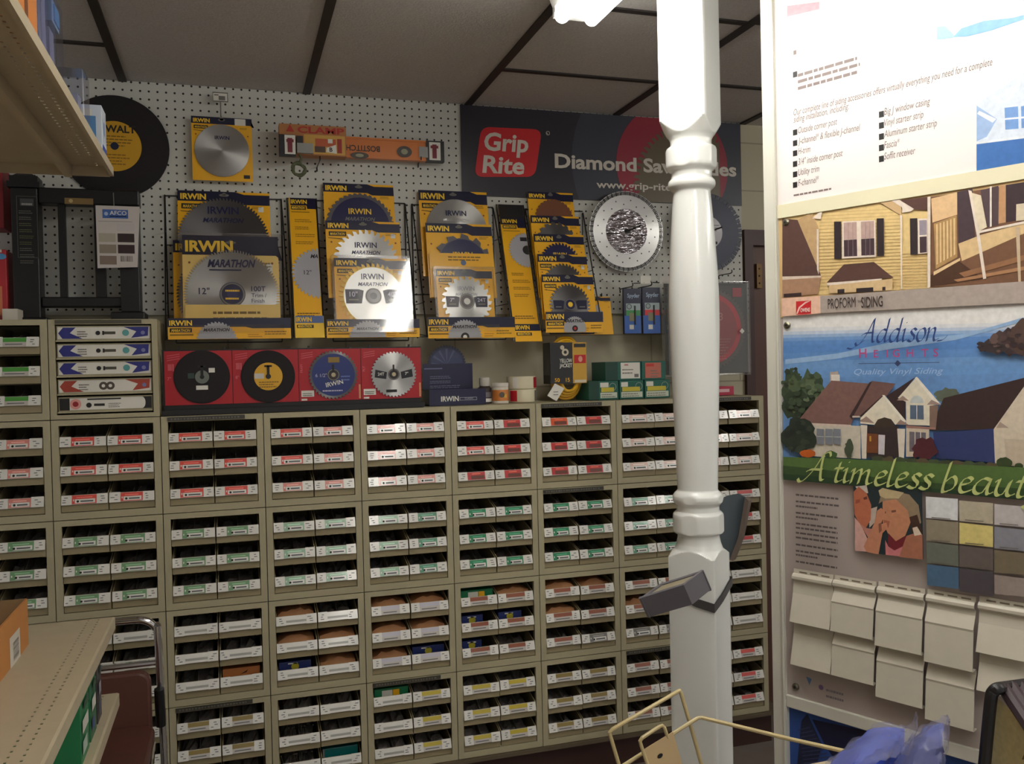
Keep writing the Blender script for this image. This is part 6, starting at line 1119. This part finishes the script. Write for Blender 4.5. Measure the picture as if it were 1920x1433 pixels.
# blue lower board with darker ribbed patches
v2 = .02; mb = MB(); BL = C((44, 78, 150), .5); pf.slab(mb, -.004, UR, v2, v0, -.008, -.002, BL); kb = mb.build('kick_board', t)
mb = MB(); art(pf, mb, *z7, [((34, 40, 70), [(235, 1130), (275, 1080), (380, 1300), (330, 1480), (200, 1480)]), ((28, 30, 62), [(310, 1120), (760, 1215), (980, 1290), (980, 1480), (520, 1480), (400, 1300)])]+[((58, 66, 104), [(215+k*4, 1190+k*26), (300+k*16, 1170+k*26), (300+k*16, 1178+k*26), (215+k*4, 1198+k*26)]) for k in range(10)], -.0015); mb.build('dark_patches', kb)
mb = MB(); 
for u in (-.03, UR+.01): mb.obox(pf.P(u+.01, .012, -.01), PD*.03, PN_*.15, V((0, 0, .012)), FRM)
mb.build('foot', t)

# ================================================================ SHELVES AT THE LEFT
XS, XU = -.072, -.047; YF = -.605; YN = -3.35; Zl, Zu, Zm = .871, 1.931, .690; SD_ = .42
t = thing('gondola_shelving', (XS-.2, YF, 0), 'beige perforated metal store shelving at the left, shelves above and below eye level', 'shelving')
def shelf(name, xe, z, lip, dip, perf=True):
    mb = MB(); xi = xe-SD_; y0, y1 = YN, YF; ft = .0014
    if perf:
        cols = (xe-.030, xe-.052); a = xe
        segs = [(xe-.001, cols[0]+.0022), (cols[0]-.0022, cols[1]+.0022), (cols[1]-.0022, xi)]
        for b, c in segs: mb.box(c, b, y0, y1, z-ft, z, SHELF)
        for c in cols:
            y = y1-.012
            mb.box(c-.0022, c+.0022, y, y1, z-ft, z, SHELF)
            while y > y0+.03: mb.box(c-.0022, c+.0022, max(y-.021, y0), y-.0065, z-ft, z, SHELF); y -= .021+.0
    else: mb.box(xi, xe-.001, y0, y1, z-ft, z, SHELF)
    o = mb.build(name, t)
    mb = MB(); mb.prism([(xe-.001, y0, z), (xe+.004, y0, z-.002), (xe+.004+dip, y0, z-lip), (xe-.004, y0, z-lip), (xe-.004, y0, z-.004)], (0, y1-y0, 0), SHELF); mb.build('front_lip', o)
    mb = MB(); mb.box(xe-.1, xe-.085, y0, y1, z-.028, z-ft, SHELF); mb.box(xi+.1, xi+.115, y0, y1, z-.028, z-ft, SHELF); mb.box(xi, xe-.004, y1-.004, y1, z-.024, z-ft, SHELF); mb.build('stiffener', o)
    return o
shelf('shelf', XS, Zl, .028, .0); shelf('shelf', XU, Zu, .022, .0); shelf('shelf', XS+.004, Zm, .03, 0); shelf('shelf', XS+.03, .16, .06, 0, False)
mb = MB(); mb.box(XS-SD_-.03, XS-SD_-.012, YN, YF, 0, 2.2, mat('back_panel_beige', (170, 158, 130), .5)); mb.build('back_panel', t)
for y in (YF-.03, YF-1.25, YF-2.46): mb = MB(); mb.box(XS-SD_-.012, XS-SD_+.022, y, y+.028, 0, 2.25, SHELF); mb.build('upright', t)
# cardboard box on the lower shelf
INN = mat('cardboard_inside', (140, 116, 84), .8)
xr = -.2175; y0, y1 = -1.45, -.775; ztop = at(54.5, 1122, y1).z; CB = CARD
t = thing('cardboard_box', (xr-.1, -1.1, Zl), 'open brown cardboard box with a barcode label on the lower shelf', 'cardboard box')
mb = MB(); xl = xr-.24; zb = Zl+.0005
mb.box(xr-.004, xr, y0, y1, zb, ztop, CB); mb.box(xl, xl+.004, y0, y1, zb, ztop, CB); mb.box(xl+.004, xr-.004, y1-.004, y1, zb, ztop, INN); mb.box(xl+.004, xr-.004, y0, y0+.004, zb, ztop, CB); mb.box(xl+.004, xr-.004, y0+.004, y1-.004, zb, zb+.004, CB); mb.build('box_body', t)
fr = Fr((xr+.0006, 0, 0), (0, 1, 0), (0, 0, 1), (1, 0, 0)); pa, pb, pc, pd_ = fr.px(18, 1196), fr.px(37, 1178), fr.px(37, 1246), fr.px(18, 1262)
mb = MB(); LBW = C((206, 200, 188), .5); a, b = pa[0], pb[0]; lo, hi = (pc[1]+pd_[1])/2, (pa[1]+pb[1])/2; fr.rect(mb, a, b, lo, hi, 0, LBW)
for k in range(12): q = lo+(hi-lo)*(.25+.045*k); fr.rect(mb, a+(b-a)*.3, b-(b-a)*.15, q, q+(hi-lo)*random.choice((.012, .026)), .0004, DARK)
mb.build('label', t)
# goods under the lower shelf
for k, (nm, ya, yb, col, dz) in enumerate((('nearest green carton', -1.02, -.92, (28, 120, 74), .132), ('second green carton', -.90, -.82, (30, 104, 66), .126), ('dark carton', -.80, -.74, (62, 56, 60), .13))):
    t = thing('shelf_carton', (XS-.06, (ya+yb)/2, Zm), nm+' on the shelf beneath the cardboard box shelf, among three', 'carton', 'cartons under the lower shelf')
    mb = MB(); mb.box(XS-.16, XS-.012, ya, yb, Zm+.0005, Zm+dz, C(col, .45, .1)); mb.build('box', t, bevel=.001)
    mb = MB(); fr = Fr((XS-.0094, 0, 0), (0, 1, 0), (0, 0, 1), (1, 0, 0)); fr.rect(mb, ya+.01, yb-.02, Zm+.06, Zm+.085, 0, WHITE if k < 2 else C((150, 150, 160), .4)); fr.rect(mb, ya+.008, yb-.04, Zm+.02, Zm+.045, 0, C((40, 70, 130), .4) if k else C((180, 200, 190), .4)); fr.rect(mb, ya+.03, yb-.01, Zm+.1, Zm+.115, 0, C((20, 70, 50), .4)); mb.build('label', t)
# goods on the upper shelf
ye = atz(131, 181, Zu).y; yo = atz(80, 94, Zu).y
t = thing('orange_carton', (XU-.09, -1.32, Zu), 'orange-brown carton on the upper shelf near the viewer', 'carton')
mb = MB(); mb.box(XU-.26, XU-.008, -1.95, yo, Zu+.0005, Zu+.30, C((206, 128, 62), .5)); mb.build('box', t, bevel=.004); mb = MB(); fr = Fr((XU-.0074, 0, 0), (0, 1, 0), (0, 0, 1), (1, 0, 0)); fr.rect(mb, yo-.09, yo-.07, Zu+.02, Zu+.2, 0, C((120, 70, 36), .5)); mb.build('label', t)
wq = (ye-yo)/3
for k, (ya, yb, h, nm) in enumerate(((yo+.008, yo+wq-.004, .22, 'nearest'), (yo+wq, yo+2*wq-.004, .20, 'middle'), (yo+2*wq, ye, .15, 'farthest'))):
    t = thing('clear_pack', (XU-.05, (ya+yb)/2, Zu), nm+' clear plastic pack with blue card standing on the upper shelf', 'clear pack', 'clear packs on the upper shelf')
    mb = MB(); x0, x1 = XU-.13, XU-.006-.002*k; mb.box(x0, x1, ya, yb, Zu+.0005, Zu+h, CLEARB); mb.build('shell', t, bevel=.003)
    mb = MB(); mb.box(x0+.01, x1-.012, ya+.02, yb-.02, Zu+.006, Zu+h*.66, C((168, 168, 184), .4))
    for q in range(4): mb.lathe((x1-.028, ya+.019, Zu+.03+q*.03), [(.012, 0), (.012, .006)], C((112, 112, 124), .4), 14, (0, -1, 0))
    mb.build('contents', t)
    mb = MB(); mb.box(x0+.01, x1-.005, ya+.006, yb-.006, Zu+h*.7, Zu+h-.006, C((150, 180, 206), .4)); mb.box(x1-.005, x1-.003, ya+.02, yb-.012, Zu+h*.74, Zu+h-.012, C((96, 150, 200), .4)); mb.build('card', t)
yl = atz(176, 255, Zu).y
t = thing('clear_pack', (XU-.03, yl-.03, Zu), 'low clear pack before the white and blue carton at the shelf end', 'clear pack', 'clear packs on the upper shelf')
mb = MB(); mb.box(XU-.07, XU-.006, yl-.07, yl, Zu+.0005, Zu+.115, CLEARB); mb.build('shell', t, bevel=.003); mb = MB(); mb.box(XU-.06, XU-.02, yl-.055, yl-.015, Zu+.003, Zu+.07, C((170, 172, 186), .4)); mb.build('contents', t)
t = thing('blue_carton', (XU-.03, -.69, Zu), 'white and blue carton at the far end of the upper shelf', 'carton')
mb = MB(); x1 = XU-.004; mb.box(XU-.06, x1, -.725, -.655, Zu+.0005, Zu+.11, C((206, 216, 228), .4)); mb.build('box', t, bevel=.001)
mb = MB(); f1 = WF(-.7256); f1.rect(mb, XU-.055, x1-.012, Zu+.02, Zu+.085, 0, C((88, 140, 190), .4)); f1.rect(mb, XU-.055, x1-.02, Zu+.085, Zu+.1, .0003, WHITE); fr = Fr((x1+.0006, 0, 0), (0, 1, 0), (0, 0, 1), (1, 0, 0)); fr.rect(mb, -.722, -.66, Zu+.003, Zu+.025, 0, C((30, 70, 170), .4)); fr.rect(mb, -.70, -.68, Zu+.05, Zu+.08, 0, C((120, 150, 200), .4)); mb.build('print', t)

# ================================================================ CHROME FRAMED STOOL / CHAIR
Yc = -.22; fr = WF(Yc)
pz = lambda x, y, Y=Yc: at(x, y, Y)
t = thing('folding_chair', (pz(240, 1300).x, Yc, 0), 'chrome framed chair with a brown padded back beside the lower shelf', 'chair')
a = pz(150, 1172); b = pz(262, 1168); c = pz(297, 1205); r_ = .0105
xr_ = c.x; xl_ = xr_-.40; ztp = a.z
mb = MB(); mb.tube(smooth3([(xl_, Yc+.12, .0105), (xl_, Yc, ztp-.09), (xl_+.006, Yc-.002, ztp-.03), (xl_+.035, Yc-.003, ztp-.004), (xl_+.08, Yc-.003, ztp), ((xl_+xr_)/2, Yc-.003, ztp), (xr_-.08, Yc-.003, ztp), (xr_-.035, Yc-.003, ztp-.004), (xr_-.006, Yc-.002, ztp-.03), (xr_, Yc, ztp-.09), (xr_+.004, Yc+.12, .0105)], 8), r_, CHROME, 12); mb.build('tube_frame', t)
zc2 = pz(240, 1252).z; mb = MB(); mb.tube([(xl_, Yc+.02, zc2), (xr_, Yc+.02, zc2)], .009, CHROME, 10); mb.tube([(xl_, Yc+.01, zc2-.30), (xr_, Yc+.01, zc2-.30)], .009, CHROME, 10); mb.build('cross_bar', t)
x0, x1 = xl_+.03, pz(284, 1300).x; z1 = pz(250, 1258).z; z0 = pz(250, 1422).z
def rrect(x0, x1, z0, z1, r, n=6):
    o = []
    for cx, cz, a0 in ((x1-r, z0+r, -90), (x1-r, z1-r, 0), (x0+r, z1-r, 90), (x0+r, z0+r, 180)):
        for k in range(n+1): a = math.radians(a0+90*k/n); o.append((cx+r*math.cos(a), cz+r*math.sin(a)))
    return o
mb = MB(); mb.prism([(x, Yc-.022, z) for x, z in rrect(x0, x1, z0, z1, .035)], (0, .036, 0), mat('brown_vinyl', (92, 56, 46), .4, noise=.1, nscale=30)); mb.build('back_pad', t, bevel=.008)
mb = MB(); mb.prism([(x, y, .44) for x, y in rrect(xl_+.01, xr_-.01, Yc-.34, Yc-.02, .05)], (0, 0, .035), MATS['brown_vinyl']); mb.build('seat', t, bevel=.008)
mb = MB(); mb.tube(smooth3([(xl_+.02, Yc-.35, .0105), (xl_+.02, Yc-.30, .30), (xl_+.02, Yc-.05, .43)], 8), r_, CHROME, 10); mb.build('leg', t)
mb = MB(); mb.tube(smooth3([(xr_-.02, Yc-.35, .0105), (xr_-.02, Yc-.30, .30), (xr_-.02, Yc-.05, .43)], 8), r_, CHROME, 10); mb.build('leg', t)
mb = MB(); mb.tube([(xr_-.001, Yc-.004, ztp-.20), (xr_-.001, Yc+.016, ztp-.31)], .0135, BLACK, 10); mb.build('grip', t)

# ================================================================ WIRE CARD RACK, BAGGED GOODS, SAMPLE BOOK RACK
BW = mat('wire_beige', (206, 188, 140), .4)
zr = 1.62
t = thing('wire_holder', dep(1230, 1500, zr), 'beige bent wire holder with a small card plate in front of the post', 'wire holder')
w = lambda *q: [dep(x, y, z) for x, y, z in q]
mb = MB(); mb.tube(w((1172, 1500, zr-.02), (1160, 1433, zr-.02), (1146, 1386, zr-.02), (1143, 1374, zr-.02), (1148, 1368, zr-.02), (1271, 1297, zr+.03), (1274, 1295, zr+.035), (1277, 1300, zr+.036), (1296, 1365, zr+.04), (1320, 1450, zr+.045), (1336, 1510, zr+.05)), .0036, BW, 8)
mb.build('outer_wire', t)
mb = MB(); mb.tube(w((1140, 1452, zr-.03), (1172, 1434, zr-.02), (1290, 1358, zr+.02), (1308, 1347, zr+.03), (1316, 1346, zr+.03), (1480, 1386, zr-.06), (1592, 1411, zr-.12), (1700, 1436, zr-.18)), .0036, BW, 8); mb.build('cross_wire', t)
mb = MB(); mb.tube(w((1216, 1440, zr-.035), (1202, 1398, zr-.035), (1200, 1390, zr-.035), (1204, 1384, zr-.035), (1236, 1363, zr-.02), (1242, 1361, zr-.02), (1246, 1365, zr-.02), (1252, 1384, zr-.015)), .0034, BW, 8); mb.build('loop_wire', t)
A, B, Cc, D = w((1208, 1406, zr-.034), (1262, 1373, zr-.014), (1290, 1470, zr-.01), (1236, 1500, zr-.03)); nrm = (B-A).cross(D-A).normalized(); nrm = nrm if nrm.dot(CAM-A) > 0 else -nrm
mb = MB(); mb.prism([A, B, Cc, D], -nrm*.002, C((206, 180, 136), .5)); h = A*.5+B*.05+D*.3+Cc*.15; ux = (B-A).normalized(); uy = (D-A).normalized(); h = dep(1238, 1418, zr-.026); 
ray_n = nrm; h = h-nrm*((h-A).dot(nrm))+nrm*.0006; mb.poly([h+ux*(.006*math.cos(k*.7))+uy*(.004*math.sin(k*.7)) for k in range(9)], DARK); mb.build('card_plate', t)
mb = MB()
fl_ = dep(1230, 1500, zr); 
for q in w((1172, 1500, zr-.02), (1336, 1510, zr+.05)): mb.tube([q, (q.x, q.y, .02)], .0036, BW, 8)
mb.tube([(q.x, q.y, .012) for q in w((1130, 1500, zr-.1), (1172, 1500, zr-.02), (1336, 1510, zr+.05), (1400, 1510, zr-.1))], .006, BW, 8); mb.build('stand', t)
# blue goods in a plastic bag, heaped in the foreground
FILM = bpy.data.materials.new('bag_film'); FILM.use_nodes = True; nt = FILM.node_tree; pb_ = nt.nodes['Principled BSDF']; pb_.inputs['Base Color'].default_value = lin((140, 142, 180)); pb_.inputs['Roughness'].default_value = .22
tr_ = nt.nodes.new('ShaderNodeBsdfTransparent'); mx_ = nt.nodes.new('ShaderNodeMixShader'); mx_.inputs[0].default_value = .22; nt.links.new(tr_.outputs[0], mx_.inputs[1]); nt.links.new(pb_.outputs[0], mx_.inputs[2]); nt.links.new(mx_.outputs[0], nt.nodes['Material Output'].inputs[0])
def heap(name, rows, mt, label, cat, parent=None, sm=True, thick=.01):
    """soft sheet through rows of (x, y, depth) pixels"""
    mb = MB(); g = [smooth3(w(*r), 5) for r in rows]; m_ = len(g[0]); cols = [smooth3([g[i][k] for i in range(len(g))], 5) for k in range(m_)]
    nn = len(cols[0]); random.seed(len(rows)*7+m_); amp = .0055 if 'bag' in name else .003; vs = [p+FW*random.uniform(-amp, amp)+UP*random.uniform(-amp, amp)*.5 for c in cols for p in c]; mb.add(vs, [(k*nn+j, k*nn+j+1, (k+1)*nn+j+1, (k+1)*nn+j) for k in range(m_-1) for j in range(nn-1)], mt, sm)
    o = mb.build(name, parent); s = o.modifiers.new('thickness', 'SOLIDIFY'); s.thickness = thick; s.offset = -1
    if label: tag(o, label, cat)
    return o
t = thing('bagged_goods', dep(1660, 1500, 1.32), 'blue goods in a shiny clear plastic bag at the bottom right', 'bagged goods')
mb_b = mat('blue_fabric', (72, 100, 214), .5, noise=.15, nscale=30)
heap('blue_goods', [[(1588, 1403, 1.42), (1640, 1366, 1.42), (1697, 1367, 1.42)], [(1560, 1425, 1.36), (1630, 1388, 1.33), (1690, 1378, 1.36)], [(1535, 1470, 1.32), (1600, 1435, 1.28), (1670, 1420, 1.32)], [(1520, 1520, 1.3), (1590, 1500, 1.26), (1650, 1490, 1.3)]], mb_b, None, None, t, thick=.05)
heap('blue_goods', [[(1706, 1392, 1.34), (1740, 1362, 1.34), (1770, 1356, 1.34)], [(1680, 1425, 1.3), (1725, 1395, 1.27), (1768, 1392, 1.3)], [(1640, 1480, 1.28), (1700, 1460, 1.24), (1764, 1450, 1.28)], [(1630, 1530, 1.26), (1690, 1520, 1.22), (1760, 1510, 1.26)]], mat('blue_fabric_dark', (64, 80, 160), .5, noise=.15, nscale=30), None, None, t, thick=.04)
heap('plastic_bag', [[(1552, 1424, 1.36), (1590, 1396, 1.38), (1650, 1358, 1.38), (1700, 1362, 1.38), (1718, 1338, 1.38)], [(1545, 1440, 1.3), (1610, 1398, 1.29), (1660, 1376, 1.29), (1697, 1384, 1.29), (1722, 1352, 1.31)], [(1520, 1490, 1.26), (1590, 1450, 1.24), (1650, 1425, 1.24), (1690, 1420, 1.24), (1712, 1400, 1.28)]], FILM, None, None, t, thick=.0008)
heap('plastic_bag', [[(1700, 1392, 1.29), (1730, 1364, 1.29), (1774, 1342, 1.29), (1780, 1352, 1.29)], [(1678, 1430, 1.25), (1716, 1396, 1.22), (1764, 1370, 1.22), (1779, 1376, 1.24)], [(1650, 1490, 1.22), (1700, 1465, 1.18), (1760, 1440, 1.19), (1772, 1436, 1.22)]], FILM, None, None, t, thick=.0008)
# display table under the foreground goods (below the frame)
# black rack of sample boards
BKF = mat('rack_black', (26, 25, 28), .4)
t = thing('sample_rack', dep(1890, 1500, 1.25), 'black tube rack holding a speckled tan sample board at the bottom right corner', 'sample rack')
mb = MB(); zk = 1.25; mb.tube(smooth3(w((1838, 1500, zk), (1846, 1433, zk), (1852, 1370, zk), (1858, 1312, zk), (1862, 1298, zk), (1872, 1291, zk), (1890, 1288, zk+.03), (1960, 1278, zk+.08)), 5), .0085, BKF, 10); mb.build('tube_frame', t)
mb = MB(); A, B, Cc, D = w((1868, 1306, zk+.01), (1985, 1420, zk-.1), (1985, 1560, zk-.08), (1852, 1560, zk+.03)); mb.prism([A, B, Cc, D], FW*.008, mat('speckled_tan', (196, 182, 134), .6, noise=.25, nscale=120)); mb.build('tan_board', t)
for k in range(5):
    mb = MB(); a = dep(1880+k*16, 1288-k*.6, zk+.02+k*.012); b = dep(1948+k*16, 1390-k*3, zk-.08+k*.012); mb.tube([a, b], .009, mat('dark_slat', (58, 44, 50), .5), 8); mb.build('slat', t)
mb = MB(); A_, B_ = dep(1915, 1420, zk-.035), 0
f_ = Fr(A_-FW*.004, RT, UP, -FW); f_.text(mb, 'A', -.004, 0, .022, .004, C((110, 90, 60), .5)); mb.build('lettering', t)
mb = MB()
for q in w((1838, 1500, zk), (1960, 1500, zk+.08)): mb.tube([q, (q.x, q.y, .0)], .0085, BKF, 8)
mb.tube([dep(1838, 1490, zk), dep(1960, 1490, zk+.08)], .0085, BKF, 8); mb.build('stand', t)
p = dep(1660, 1560, 1.27); mb = MB(); top = p.z
mb.box(p.x-.26, p.x+.2, p.y-.2, p.y+.22, top-.02, top, SHELF)
for sx in (-.24, .18):
    for sy in (-.18, .2): mb.box(p.x+sx-.012, p.x+sx+.012, p.y+sy-.012, p.y+sy+.012, 0, top-.02, SHELF)
tag(mb.build('low_table'), 'beige stand beneath the bagged blue goods, below view', 'stand')
